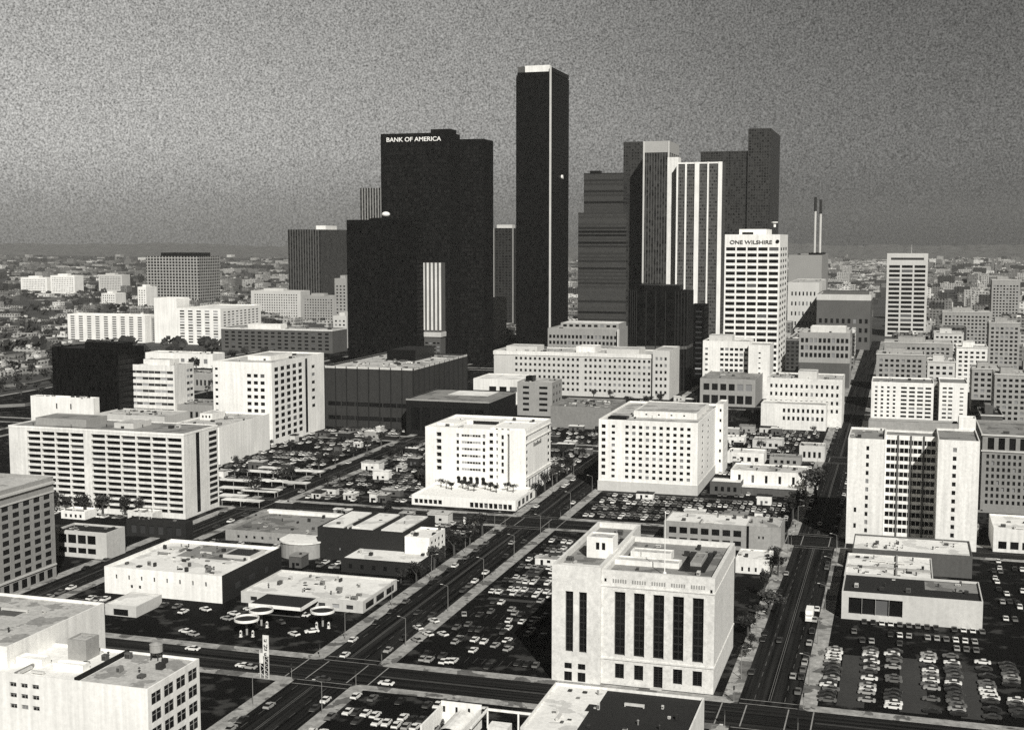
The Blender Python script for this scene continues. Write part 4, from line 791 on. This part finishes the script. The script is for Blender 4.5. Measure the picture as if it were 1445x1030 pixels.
# ------------------------------------------------------------------ cars
TONES = {'white': .8, 'silver': .36, 'grey': .13, 'black': .02, 'dark': .045}
def paint(k):
    m = mat('car_paint_' + k, TONES[k], rough=.3, var=.03, fine=.04, spec=.5); return m
TYRE = mat('tyre_rubber', .012); CG = mat('car_glass', .012, rough=.2, var=.02, fine=.02, spec=.5)
def loft(w, secs, mi=0):
    """closed skin over cross-sections (y, half width, z0, z1)"""
    n0 = len(w.v)
    for (y, hw, z0, z1) in secs: w.v += [(-hw, y, z0), (hw, y, z0), (hw * .96, y, z1), (-hw * .96, y, z1)]
    for i in range(len(secs) - 1):
        a = n0 + 4 * i
        for j in range(4): w.f.append((a + j, a + (j + 1) % 4, a + 4 + (j + 1) % 4, a + 4 + j)); w.m.append(mi)
    w.f.append((n0, n0 + 3, n0 + 2, n0 + 1)); w.m.append(mi); e = n0 + 4 * (len(secs) - 1); w.f.append((e, e + 1, e + 2, e + 3)); w.m.append(mi)
def car_body(w, mi=0):
    loft(w, [(-2.45, .82, .45, .72), (-2.3, .9, .3, .88), (-1.5, .92, .25, .94), (1.0, .92, .25, .95), (2.2, .9, .3, .84), (2.42, .8, .42, .68)], mi)
    loft(w, [(-1.02, .66, 1.36, 1.42), (-.5, .70, 1.38, 1.46), (.35, .68, 1.37, 1.43)], mi)   # roof panel
def car_glass(w, mi=0): loft(w, [(-1.75, .8, .92, .95), (-1.02, .69, .92, 1.375), (.35, .71, .92, 1.375), (1.15, .8, .92, .96)], mi)
def wheel_mesh():
    w = M(); n = 12
    w.v += [(-.1 if s_ else .1, .32 * math.cos(2 * math.pi * i / n), .32 * math.sin(2 * math.pi * i / n)) for s_ in (0, 1) for i in range(n)]
    for i in range(n): w.f.append((i, (i + 1) % n, n + (i + 1) % n, n + i)); w.m.append(0)
    w.f.append(tuple(range(n))); w.f.append(tuple(range(n, 2 * n))); w.m += [0, 0]; return w.mesh('wheel', TYRE)
WHEEL = wheel_mesh(); w = M(); car_glass(w); CGM = w.mesh('windows', CG); w = M(); w.box(-.75, .75, -2.5, -2.4, .5, .62); w.box(-.75, .75, 2.38, 2.47, .5, .62); BUMP = w.mesh('bumper', METAL)
PROTO = {}; FARC = {}
for k in TONES:
    w = M(); car_body(w); me = w.mesh('body', paint(k))
    t = link('parked_car', None); t['category'] = 'car'; link('body', me, t); link('windows', CGM, t); link('bumper', BUMP, t)
    for x, y in ((-.84, -1.5), (.84, -1.5), (-.84, 1.45), (.84, 1.45)): link('wheel', WHEEL, t, (x, y, .32))
    PROTO[k] = t
    w = M(); car_body(w, 0); car_glass(w, 1); w.box(-.88, .88, -1.8, 1.75, .05, .3, 2); FARC[k] = w.mesh('parked_car', [paint(k), CG, TYRE])
CARS = []; rc = random.Random(11)
BOX += [(a - 1.2, b + 1.2, c - 2.4, d + 2.4) for a, b, c, d in SHEDS]
def free(x, y): return not any(a < x < b and c < y < d for a, b, c, d in BOX)
def tone(p=None): return rc.choices(list(TONES), p or (.30, .22, .18, .15, .15))[0]
def add(x, y, rz, where, p=None, k=None, check=True):
    if check and not free(x, y): return
    if not (-20 < px(x, y, 0)[0] < 1465) or px(x, y, 0)[1] > 1045: return
    CARS.append((math.hypot(x, y), x, y, rz, k or tone(p), where))
def rows(x0, x1, y0, y1, fill, where, p=None, axis='X', pitch=2.75, gap=6.):
    """double rows of stalls; axis X: rows run east-west and cars stand north-south"""
    a0, a1, b0, b1 = (x0, x1, y0, y1) if axis == 'X' else (y0, y1, x0, x1)
    b = b0 + 2.6; i = 0
    while b < b1 - 1:
        a = a0 + 1.4
        while a < a1:
            if rc.random() < fill:
                j, d = rc.uniform(-.25, .25), rc.uniform(-.5, .5); t = rc.uniform(-.05, .05) + (math.pi if rc.random() < .5 else 0)
                if axis == 'X': add(a + j, b + d, t, where, p)
                else: add(b + d, a + j, t + math.pi / 2, where, p)
            a += pitch
        b += 5.3 if i % 2 == 0 else 5.3 + gap; i += 1
W1 = 'in the full lot at the bottom right'
for u, n in ((1174, 16), (1227, 17), (1260, 17), (1311, 17), (1344, 17), (1390, 16), (1424, 16)):
    X = gp(u, 950)[0]
    for i in range(n):
        if rc.random() < .82: add(X + rc.uniform(-.5, .5), 360 + i * 3.15 + rc.uniform(-.2, .2), math.pi / 2 + rc.uniform(-.05, .05), W1, (.24, .22, .2, .17, .17))
for Y, f in ((440, .75), (428, .6), (419, .35)):
    X = -12
    while X < 30:
        if rc.random() < f: add(X, Y, rc.uniform(-.05, .05), W1)
        X += 2.9
rows(46, 70, 360, 450, .6, 'at the right edge past the full lot', axis='Y')
for u, v, a in ((655, 869, .6), (648, 903, .2), (640, 935, .2), (625, 897, 1.2), (604, 897, 1.2), (597, 932, .3), (626, 936, .2), (633, 935, .2), (668, 920, .2), (643, 908, .2), (699, 913, .15), (717, 918, .1), (716, 906, .1), (750, 882, .2), (757, 877, .2), (718, 878, .3), (737, 880, .2), (590, 888, 1.1), (612, 878, 1.2), (722, 862, .2), (763, 850, .2), (670, 905, .2), (588, 905, 1.2)):
    x, y = gp(u, v); add(x, y, a - .25, 'in the dark half-empty lot left of the stone hall', k='white' if rc.random() < .6 else 'silver')
rows(-141, -101, 357, 428, .26, 'in the dark half-empty lot left of the stone hall', (.12, .14, .24, .25, .25))
rows(-143, -100, 436, 532, .8, 'in the packed lot behind the stone hall', (.42, .2, .14, .12, .12))
rows(-141, -48, 574, 628, .85, 'in the packed rows below the white grid office')
rows(-285, -232, 574, 748, .78, 'in the big lot left of the arcade hotel', (.3, .22, .18, .15, .15))
rows(-286, -182, 517, 545, .75, 'in the lot behind the black brick warehouse', (.3, .22, .18, .15, .15))
rows(-404, -318, 712, 800, .4, 'in the dark lot beside the white apartment block', (.6, .2, .06, .07, .07))
rows(-226, -178, 452, 486, .55, 'in the yard between market and black brick warehouse')
rows(-147, -106, 288, 326, .7, 'at the bottom edge beside the white car wash', (.5, .22, .1, .09, .09))
rows(-232, -178, 682, 758, .75, 'behind the white arcade hotel')
rows(-98, -46, 700, 758, .6, 'behind the white two-storey store'); rows(-140, -48, 782, 878, .6, 'between grid office and mottled old block'); rows(-230, -176, 782, 900, .5, 'in the far lot up the avenue')
rows(-412, -316, 606, 704, .55, 'in the lot between slab hotel and white apartment block', (.34, .2, .16, .15, .15))
rows(-420, -318, 575, 600, .5, 'in the lot behind the slab hotel')
rows(-425, -330, 505, 520, .35, 'in front of the slab hotel')
rows(-285, -236, 470, 500, .4, 'in the yard beside the flat grey yard building')
rows(36, 84, 455, 545, .3, 'at the right edge below the arched old block')
rows(-20, 30, 590, 700, .5, 'in the lots behind the twin-wing hotel')
rows(-98, -45, 640, 652, .5, 'beside the dark-fronted shop'); rows(-285, -235, 380, 392, .3, 'in front of the white-fronted factory')
for u, v, a, k in ((330, 868, 1.3, 'white'), (352, 862, 1.3, 'white'), (345, 868, 1.3, 'dark'), (428, 870, 1.5, 'white'), (415, 897, 1.1, 'white'), (440, 893, 2.2, 'white'), (272, 897, 1.3, 'silver'), (262, 893, 1.4, 'white'), (396, 880, .9, 'dark'), (320, 875, 1.3, 'silver'), (290, 862, 1.2, 'white'), (305, 852, 1.3, 'silver')):
    x, y = gp(u, v); add(x, y, a, 'on the petrol station forecourt', k=k)
for x, rz in ((-167.6, 0), (-152.6, math.pi), (-40., 0), (-25.4, math.pi), (-306, 0), (-294, math.pi)):
    nm = {-1: 'at the kerb of the avenue', 0: 'at the kerb of the right street', 1: 'at the kerb of the left street'}[-1 if -170 < x < -150 else (0 if x > -50 else 1)]
    y = 200.
    while y < 900:
        if not any(abs(y - q) < hw + 12 for q, hw in EW) and rc.random() < .33: add(x, y, rz, nm, (.2, .2, .2, .2, .2), check=False)
        y += 6.6
for u, v, a, k in ((487, 926, 0, 'white'), (343, 941, 1.57, 'white'), (352, 943, 1.57, 'silver'), (545, 966, 1.57, 'white'), (1119, 956, 0, 'silver'), (722, 768, 0, 'silver'), (1157, 741, 0, 'white'), (590, 866, 0, 'dark'), (700, 752, 3.14, 'dark'), (380, 998, 0, 'silver'), (1100, 905, 0, 'dark'), (455, 960, 1.57, 'dark'), (272, 917, 1.57, 'white')):
    x, y = gp(u, v); add(x, y, a, 'driving on the street', k=k, check=False)
CARS.sort(); pass
for i, (d, x, y, rz, k, where) in enumerate(CARS[:298]):
    z = .18 if free(x, y) else .18
    if 'street' in where and 'driving' in where or 'kerb' in where: z = .03
    lab = '%s car %s' % (k, where) if 'driving' in where else '%s car parked %s' % (k, where)
    if d < 470: copy_tree(PROTO[k], (x, y, z), rz, lab, 'cars ' + where)
    else: tag(link('parked_car', FARC[k], None, (x, y, z), rz), lab, 'car', 'cars ' + where)
for t in PROTO.values():
    for c in list(t.children): bpy.data.objects.remove(c)
    bpy.data.objects.remove(t)
w = M(); ks = list(TONES)
for (d, x, y, rz, k, where) in CARS[298:]:
    q = M(); car_body(q, ks.index(k)); car_glass(q, 5); q.box(-.88, .88, -1.8, 1.75, .05, .3, 6); c, s_ = math.cos(rz), math.sin(rz); n = len(w.v); z = .03 if 'kerb' in where else .18
    w.v += [(x + a * c - b * s_, y + a * s_ + b * c, e + z) for a, b, e in q.v]; w.f += [tuple(n + i for i in f) for f in q.f]; w.m += q.m
o = w.obj('parked_cars', [paint(k) for k in ks] + [CG, TYRE]); o['kind'] = 'stuff'
# delivery truck on the right street
x, y = gp(1142, 874); t = thing('delivery_truck', 'white box truck driving on the right street beside the full parking lot', 'truck', (x, y, .03))
w = M(); w.box(-1.25, 1.25, -1.5, 5.2, .9, 3.5); w.obj('cargo_box', WHITE, t); w = M(); loft(w, [(-3.9, 1.1, .5, 1.5), (-3.2, 1.15, .45, 2.3), (-1.6, 1.15, .45, 2.4)]); w.obj('cab', paint('white'), t); w = M(); loft(w, [(-3.6, .95, 1.55, 1.6), (-3.25, .98, 1.55, 2.32)]); w.obj('windscreen', CG, t)
w = M(); w.box(-.9, .9, -1.6, 5, .5, .88); w.obj('chassis', DARKM, t)
for xx, yy in ((-1, -2.7), (1, -2.7), (-1, 3.6), (1, 3.6)): link('wheel', WHEEL, t, (xx, yy, .42), sc=(2, 1.35, 1.35))

# ------------------------------------------------------------------ street lamps and signals
def lamp_proto():
    t = link('street_lamp', None); t['category'] = 'street lamp'
    w = M(); w.cyl(0, 0, 0, .6, .22, .18, 8); w.cyl(0, 0, .6, 9, .13, .08, 8); w.obj('pole', METAL, t); w = M(); w.tube((0, 0, 8.9), (2.2, 0, 9.5), .07, .05); w.obj('arm', METAL, t); w = M(); w.box(1.9, 2.8, -.16, .16, 9.4, 9.56); w.obj('lamp_head', PALE, t); return t
lp = lamp_proto()
for x, rz, lab, gr in ((-170.6, 0, 'street lamp on the left kerb of the avenue', 'lamps on the left kerb of the avenue'), (-149.4, math.pi, 'street lamp on the right kerb of the avenue', 'lamps on the right kerb of the avenue'), (-42.4, 0, 'street lamp on the left kerb of the right street', 'lamps on the left kerb of the right street'), (-22.8, math.pi, 'street lamp on the right kerb of the right street', 'lamps on the right kerb of the right street')):
    for y in (310, 372, 412, 452, 492, 532, 585, 630, 675, 720): copy_tree(lp, (x, y, .15), rz, lab, gr)
for c in list(lp.children): bpy.data.objects.remove(c)
bpy.data.objects.remove(lp)
sp_ = link('traffic_signal', None); sp_['category'] = 'traffic signal'
w = M(); w.cyl(0, 0, 0, 3.6, .09, .08, 8); w.cyl(0, 0, 0, .4, .2, .12, 8); w.obj('pole', METAL, sp_); w = M(); w.box(-.2, .2, -.2, .2, 3.4, 4.5); w.obj('signal_head', DARKM, sp_)
for x, wd, nm in ((-160, 9.2, 'avenue'), (-32.6, 8.4, 'right street')):
    for y, hw in EW[:2]:
        for sx in (-1, 1):
            for sy in (-1, 1):
                copy_tree(sp_, (x + sx * (wd + 1.2), y + sy * (hw + 1.2), .15), 0, 'traffic signal on a corner of the %s and the %s cross street' % (nm, 'near' if y < 400 else 'second'), 'signals where the %s meets the %s cross street' % (nm, 'near' if y < 400 else 'second'))
for c in list(sp_.children): bpy.data.objects.remove(c)
bpy.data.objects.remove(sp_)

# ------------------------------------------------------------------ trees
LEAF = [leafmat('dark_foliage', .03), leafmat('mid_foliage', .055)]
BARK = mat('bark', .06)
def crown_mesh(seed, n, q, sz, hgt=1., name='crown'):
    """unit-ish crown: leaf clumps on lumps round the limb ends; radius about 1"""
    r = random.Random(seed); w = M(); lumps = [(r.gauss(0, .42), r.gauss(0, .42), r.uniform(-.35, .75) * hgt, r.uniform(.28, .52)) for _ in range(n)]
    for (x, y, z, R) in lumps:
        mi = int(r.random() < .45)
        for _ in range(q):
            d = Vector((r.gauss(0, 1), r.gauss(0, 1), r.gauss(0, .8))).normalized() * R * r.uniform(.55, 1.1); c = Vector((x, y, z)) + d
            a = Vector((r.gauss(0, 1), r.gauss(0, 1), r.gauss(0, 1))).normalized(); b = a.orthogonal().normalized(); e = sz * r.uniform(.6, 1.3)
            w.quad(tuple(c + a * e), tuple(c + b * e * .7), tuple(c - a * e), tuple(c - b * e * .7), mi)
    return w.mesh(name, LEAF)
CR = [crown_mesh(i, 16, 46, .11, (1, .8, 1.3)[i % 3]) for i in range(3)]; CRF = [crown_mesh(20 + i, 8, 14, .22) for i in range(4)]
def trunk_mesh():
    w = M(); w.tube((0, 0, 0), (.02, .01, .62), .07, .045); 
    for k in range(4): a = k * 1.57 + .4; w.tube((.02, .01, .5 + .04 * k), (.3 * math.cos(a), .3 * math.sin(a), .92), .03, .012)
    return w.mesh('trunk', BARK)
TR = trunk_mesh()
def tree(x, y, z, h, rad, lab, grp, near=True, name='street_tree'):
    r = random.Random(int(x * 13 + y * 7)); t = thing(name, lab, 'tree', (x, y, z), grp, r.uniform(0, 6)); link('trunk', TR, t, sc=(h * .9, h * .9, h * .8))
    link('crown', r.choice(CR if near else CRF), t, (0, 0, h * .68), sc=(rad, rad * r.uniform(.85, 1.1), h * .38)); return t
for i in range(11):
    x = PODIUM[0] + 6 + i * (PODIUM[1] - PODIUM[0] - 14) / 10; tree(x, PODIUM[3] - 9 - (i % 3) * 3, 5.2 - .7, 4.0, 1.9, 'small round tree on the podium deck of the white arcade hotel', 'trees on the hotel podium')
for u, v, h, rd, lab in ((1151, 706, 15, 6.5, 'big dark tree beside the white two-storey store on the right street'), (1084, 868, 8, 4, 'dark spreading tree on the kerb behind the right flank of the stone hall'), (1098, 812, 8, 3.6, 'dark tree behind the small white blank box on the right street'), (1240, 938, 0, 0, '')):
    if h: x, y = gp(u, v); tree(x, y, .15, h, rd, lab, None)
rt = random.Random(5)
for (xa, ya, xb, yb, n, lab, gr) in ((-312, 560, -312, 780, 9, 'kerbside tree along the left street beyond the slab hotel', 'trees along the left street'), (-174, 600, -176, 700, 6, 'kerbside tree beside the flank of the white arcade hotel', 'trees beside the arcade hotel'), (-174, 440, -174, 540, 5, 'small kerbside tree on the left pavement of the avenue', 'small trees on the avenue'), (-45, 440, -46, 640, 6, 'kerbside tree on the left pavement of the right street', 'trees on the right street'), (-140, 900, -50, 960, 8, 'dark tree in the row before the long pale old block', 'trees before the old block'), (-230, 900, -176, 990, 8, 'dark tree beside the far lot up the avenue', 'trees up the avenue'), (-420, 505, -335, 515, 9, 'dark tree in the garden strip before the slab hotel', 'trees before the slab hotel')):
    for i in range(n):
        f = (i + rt.uniform(.2, .8)) / n; tree(xa + (xb - xa) * f, ya + (yb - ya) * f, .15, rt.uniform(6, 10), rt.uniform(2.2, 3.8), lab, gr)

def bushes(x0, x1, y0, y1, n, lab, grp):
    for i in range(n * 4):
        x, y = rt.uniform(x0, x1), rt.uniform(y0, y1)
        if n <= 0: break
        if not free(x, y): continue
        n -= 1; tree(x, y, .15, rt.uniform(3.5, 7), rt.uniform(1.6, 3.2), lab, grp, name='small_tree')
bushes(-288, -284, 575, 750, 9, 'small dark tree at the left edge of the big lot by the arcade hotel', 'small trees at the big lot')
bushes(-288, -180, 500, 546, 8, 'small dark tree in the lot behind the black brick warehouse', 'small trees behind the brick warehouse')
bushes(-184, -178, 440, 545, 7, 'small dark tree on the shop side of the avenue', 'small trees by the avenue shops')
bushes(-140, -46, 690, 890, 14, 'small dark tree in the lots before the mottled old block', 'small trees before the mottled block')
bushes(-230, -176, 690, 985, 10, 'small dark tree in the lots behind the arcade hotel', 'small trees behind the arcade hotel')
bushes(-405, -316, 570, 800, 8, 'small dark tree in the lots under the white apartment block', 'small trees under the apartment block')
bushes(-240, -60, 1000, 1031, 9, 'small dark tree at the foot of the long pale old block', 'small trees at the old block')
bushes(-46, -43, 360, 440, 5, 'small dark tree on the pavement along the flank of the stone hall', 'small trees along the stone hall')

# ------------------------------------------------------------------ the city beyond
FM = [facmat('far_pale_blocks', .42, .06, 5.5, 4.2, .5, .5, lit=.1, oz=1.5), facmat('far_grey_blocks', .2, .05, 4.6, 4., .55, .5, lit=.1, oz=1.5), facmat('far_dark_blocks', .06, .02, 4.6, 4., .55, .5, lit=.06, oz=1.5), facmat('far_white_blocks', .68, .15, 6.5, 4.4, .45, .45, lit=.1, oz=1.5)]
FR = [mat('far_pale_roof', .34, var=.3), mat('far_white_roof', .6, var=.2), RGREY, RDARK]
rf = random.Random(21); CELL = {}; n_ind = 0; far = M(); FARMATS = FM + FR
def clear(x0, x1, y0, y1):
    for a, b, c, d in HERO:
        if x0 < b and x1 > a and y0 < d and y1 > c: return False
    for i in range(int(x0 // 30), int(x1 // 30) + 1):
        for j in range(int(y0 // 30), int(y1 // 30) + 1):
            for a, b, c, d in CELL.get((i, j), ()):
                if x0 < b + 4 and x1 > a - 4 and y0 < d + 4 and y1 > c - 4: return False
    for x, hw in NS:
        if x0 < x + hw + 4 and x1 > x - hw - 4 and y0 < 3500 and (x > -50 or y0 < 1700): return False
    return True
FILL = []
for _ in range(16000):
    u = rf.uniform(-60, 1500) if _ < 8000 else rf.uniform(1040, 1500); v = 349 + 190 * rf.random() ** 1.7
    if u < 700 and v > 470 and not (u < 110): continue
    if u < 330 and v > 560: continue
    X, Y = gp(u, v)
    if Y < 830 or Y > 8200: continue
    right = u > 1040
    w_, d_ = rf.uniform(14, 38), rf.uniform(14, 34)
    if Y > 3000: w_ *= 1.6; d_ *= 1.6
    h_ = rf.choice((4, 5, 5, 6, 7, 8, 9, 12)) if not right else rf.choice((8, 12, 16, 20, 24, 30, 36))
    if Y > 2600: h_ = rf.choice((5, 6, 8, 10, 14, 20)) * (1.6 if right else 1)
    if right and 1195 < u < 1262 and Y > 1000 and h_ > 12: h_ = 10
    if u < 110 and v > 440: h_ = rf.choice((4, 5))
    if rf.random() < .4 and u < 115 and v > 425: continue
    if u < 700 and rf.random() < .35: continue
    # keep the blocks below what the photograph shows behind them
    lim = 368 if (u > 1170 or u < 420) else 400
    while h_ > 4 and px(X, Y, h_)[1] < lim - (0 if right else 0) and Y < 2600: h_ -= 2
    if 1232 < u < 1328 and Y < 1790 and px(X, Y, h_)[1] < 470: continue
    if not clear(X - w_ / 2, X + w_ / 2, Y, Y + d_): continue
    bx = (X - w_ / 2, X + w_ / 2, Y, Y + d_)
    for i in range(int(bx[0] // 30), int(bx[1] // 30) + 1):
        for j in range(int(bx[2] // 30), int(bx[3] // 30) + 1): CELL.setdefault((i, j), []).append(bx)
    FILL.append((Y, bx, h_, u))
FILL.sort(); pass
def block(w, bx, h, ox, oy, mo=0):
    r = random.Random(int(bx[0] * 31 + bx[2] * 17)); p = r.choices(range(4), (.24, .44, .25, .07))[0]; rr = r.choices(range(4), (.4, .2, .28, .12))[0] + 4
    x0, x1, y0, y1 = bx[0] - ox, bx[1] - ox, bx[2] - oy, bx[3] - oy
    w.box(x0, x1, y0, y1, 0, h - .6, p, False); t = .5
    w.box(x0 + t, x1 - t, y0 + t, y1 - t, h - .6, h - .55, rr, False)
    for a in ((x0, x1, y0, y0 + t), (x0, x1, y1 - t, y1), (x0, x0 + t, y0 + t, y1 - t), (x1 - t, x1, y0 + t, y1 - t)): w.box(*a, h - .59, h + .4, p, False)
    for i in range(r.choice((1, 2, 3))):
        a, b = x0 + (x1 - x0) * r.uniform(.1, .6), y0 + (y1 - y0) * r.uniform(.1, .6); w.box(a, a + r.uniform(2, 7), b, b + r.uniform(2, 6), h - .55, h + r.uniform(1, 4), r.choice((0, 1, 2, 3)), False)
for i, (Y, bx, h_, u) in enumerate(FILL):
    if i < 240:
        w = M(); cx, cy = (bx[0] + bx[1]) / 2, (bx[2] + bx[3]) / 2; block(w, bx, h_, cx, cy)
        if u > 1150: lab, gr = 'nameless old block among the crowded hazy streets at the right', 'crowded blocks at the right'
        elif u > 690: lab, gr = 'nameless low block among the streets at the feet of the towers', 'blocks at the feet of the towers'
        else: lab, gr = 'nameless low building in the hazy flats left of the towers', 'low buildings left of the towers'
        tag(w.obj('city_block', FARMATS, None, (cx, cy, 0)), lab, 'building', gr)
    else: block(far, bx, h_, 0, 0)
o = far.obj('distant_city', FARMATS); o['kind'] = 'stuff'
# trees of the flats: the near ones one by one, the rest as a wood
TREES = []
for _ in range(9000):
    u = rf.uniform(-60, 1500); v = 347 + 215 * rf.random() ** 2.2
    if u > 420 and v > 450: continue
    if u > 700 and rf.random() < .8: continue
    if u > 420 and rf.random() < .55: continue
    if u > 1170 and v > 430: continue
    if v > 425 and rf.random() < .5: continue
    X, Y = gp(u, v)
    if Y > 8000 or not clear(X - 3, X + 3, Y - 3, Y + 3): continue
    TREES.append((Y, X))
TREES.sort(); wd = M()
for i, (Y, X) in enumerate(TREES):
    h = rf.uniform(6, 12); rad = h * rf.uniform(.36, .52)
    if i < 150: tree(X, Y, 0, h, rad, 'dark tree on the hazy flats left of the towers' if px(X, Y, 0)[0] < 640 else 'dark tree among the hazy streets right of the towers', 'trees on the left flats' if px(X, Y, 0)[0] < 640 else 'trees right of the towers', False, 'tree')
    else:
        rad *= 1.5; n0 = 10 if Y < 3500 else 7
        for k in range(n0):
            c = Vector((X + rf.gauss(0, rad * .5), Y + rf.gauss(0, rad * .5), h * rf.uniform(.3, .9))); a = Vector((rf.gauss(0, 1), rf.gauss(0, .5), rf.gauss(0, 1))).normalized(); b = a.orthogonal().normalized(); e = rad * rf.uniform(.4, .8)
            wd.quad(tuple(c + a * e), tuple(c + b * e), tuple(c - a * e), tuple(c - b * e), int(rf.random() < .4))
o = wd.obj('far_woods', LEAF); o['kind'] = 'stuff'

# ------------------------------------------------------------------ sky, sun, render
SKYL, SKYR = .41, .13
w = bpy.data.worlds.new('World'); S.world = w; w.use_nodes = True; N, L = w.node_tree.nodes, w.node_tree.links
bg = N['Background']; EL, AZ = math.radians(37), math.radians(31)   # sun: 31 degrees east of south
sk = N.new('ShaderNodeTexSky'); sk.sky_type = 'NISHITA'; sk.sun_disc = False; sk.sun_elevation = EL; sk.sun_rotation = math.pi - AZ; sk.air_density = 2; sk.dust_density = 4
bw = N.new('ShaderNodeRGBToBW'); L.new(sk.outputs[0], bw.inputs[0])
tc = N.new('ShaderNodeTexCoord'); sp = N.new('ShaderNodeSeparateXYZ'); L.new(tc.outputs['Generated'], sp.inputs[0])
# shaped sky: brighter to the north-west, darker low down and to the north-east, dimmed out of view, overhead and south, to deepen shadows
def dot(v):
    d = N.new('ShaderNodeVectorMath'); d.operation = 'DOT_PRODUCT'; L.new(tc.outputs['Generated'], d.inputs[0]); d.inputs[1].default_value = v; return d.outputs['Value']
def ramp(x, a, b, c, d):
    n = N.new('ShaderNodeMapRange'); n.interpolation_type = 'SMOOTHSTEP'; L.new(x, n.inputs[0])
    for i, q in enumerate((a, b, c, d)): n.inputs[i + 1].default_value = q
    return n.outputs[0]
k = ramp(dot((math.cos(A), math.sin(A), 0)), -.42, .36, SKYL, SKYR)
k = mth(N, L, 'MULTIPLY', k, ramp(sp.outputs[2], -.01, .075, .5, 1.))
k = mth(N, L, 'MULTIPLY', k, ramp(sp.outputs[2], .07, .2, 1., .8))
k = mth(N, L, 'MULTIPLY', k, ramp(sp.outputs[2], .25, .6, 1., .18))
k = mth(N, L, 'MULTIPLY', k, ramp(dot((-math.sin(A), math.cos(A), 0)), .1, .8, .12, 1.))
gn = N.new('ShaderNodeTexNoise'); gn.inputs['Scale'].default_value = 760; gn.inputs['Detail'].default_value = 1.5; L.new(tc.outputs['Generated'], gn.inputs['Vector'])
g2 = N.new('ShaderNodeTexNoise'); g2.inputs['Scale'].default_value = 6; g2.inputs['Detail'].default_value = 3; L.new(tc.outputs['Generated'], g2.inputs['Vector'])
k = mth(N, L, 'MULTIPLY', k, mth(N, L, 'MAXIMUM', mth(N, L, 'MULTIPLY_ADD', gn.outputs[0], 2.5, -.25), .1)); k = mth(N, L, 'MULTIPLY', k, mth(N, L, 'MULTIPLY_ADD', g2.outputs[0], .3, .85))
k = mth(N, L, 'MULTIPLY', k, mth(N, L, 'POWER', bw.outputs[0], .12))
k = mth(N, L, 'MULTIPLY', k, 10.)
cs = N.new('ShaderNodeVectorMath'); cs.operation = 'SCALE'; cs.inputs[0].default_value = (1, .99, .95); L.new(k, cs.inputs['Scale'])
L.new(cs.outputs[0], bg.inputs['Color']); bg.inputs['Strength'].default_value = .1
sd = bpy.data.lights.new('sun', 'SUN'); sd.energy = 5; sd.angle = math.radians(.5); sd.color = (1, .985, .94); so = bpy.data.objects.new('sun', sd); COL.objects.link(so)
dv = Vector((math.sin(AZ) * math.cos(EL), -math.cos(AZ) * math.cos(EL), math.sin(EL))); so.rotation_euler = dv.to_track_quat('Z', 'Y').to_euler(); so.location = (200, -200, 400)
# the smoggy air
hz = M(); hz.box(-8600, 8600, -1500, 11100, -1, 380)
me = bpy.data.materials.new('smog_air'); N, L = nt(me); N.remove(N['Principled BSDF']); vp = N.new('ShaderNodeVolumePrincipled'); vp.inputs['Color'].default_value = (.75, .745, .72, 1); vp.inputs['Density'].default_value = 3.6e-5; vp.inputs['Anisotropy'].default_value = 0
L.new(vp.outputs[0], N['Material Output'].inputs['Volume']); h_ = hz.obj('haze', me); h_['kind'] = 'stuff'
v = S.view_settings; v.view_transform = 'Standard'; v.look = 'None'; v.exposure = 0; v.gamma = 1
S.render.engine = 'CYCLES'; S.cycles.use_denoising = False; S.cycles.max_bounces = 4; S.cycles.diffuse_bounces = 2; S.cycles.volume_bounces = 0; S.cycles.use_adaptive_sampling = False
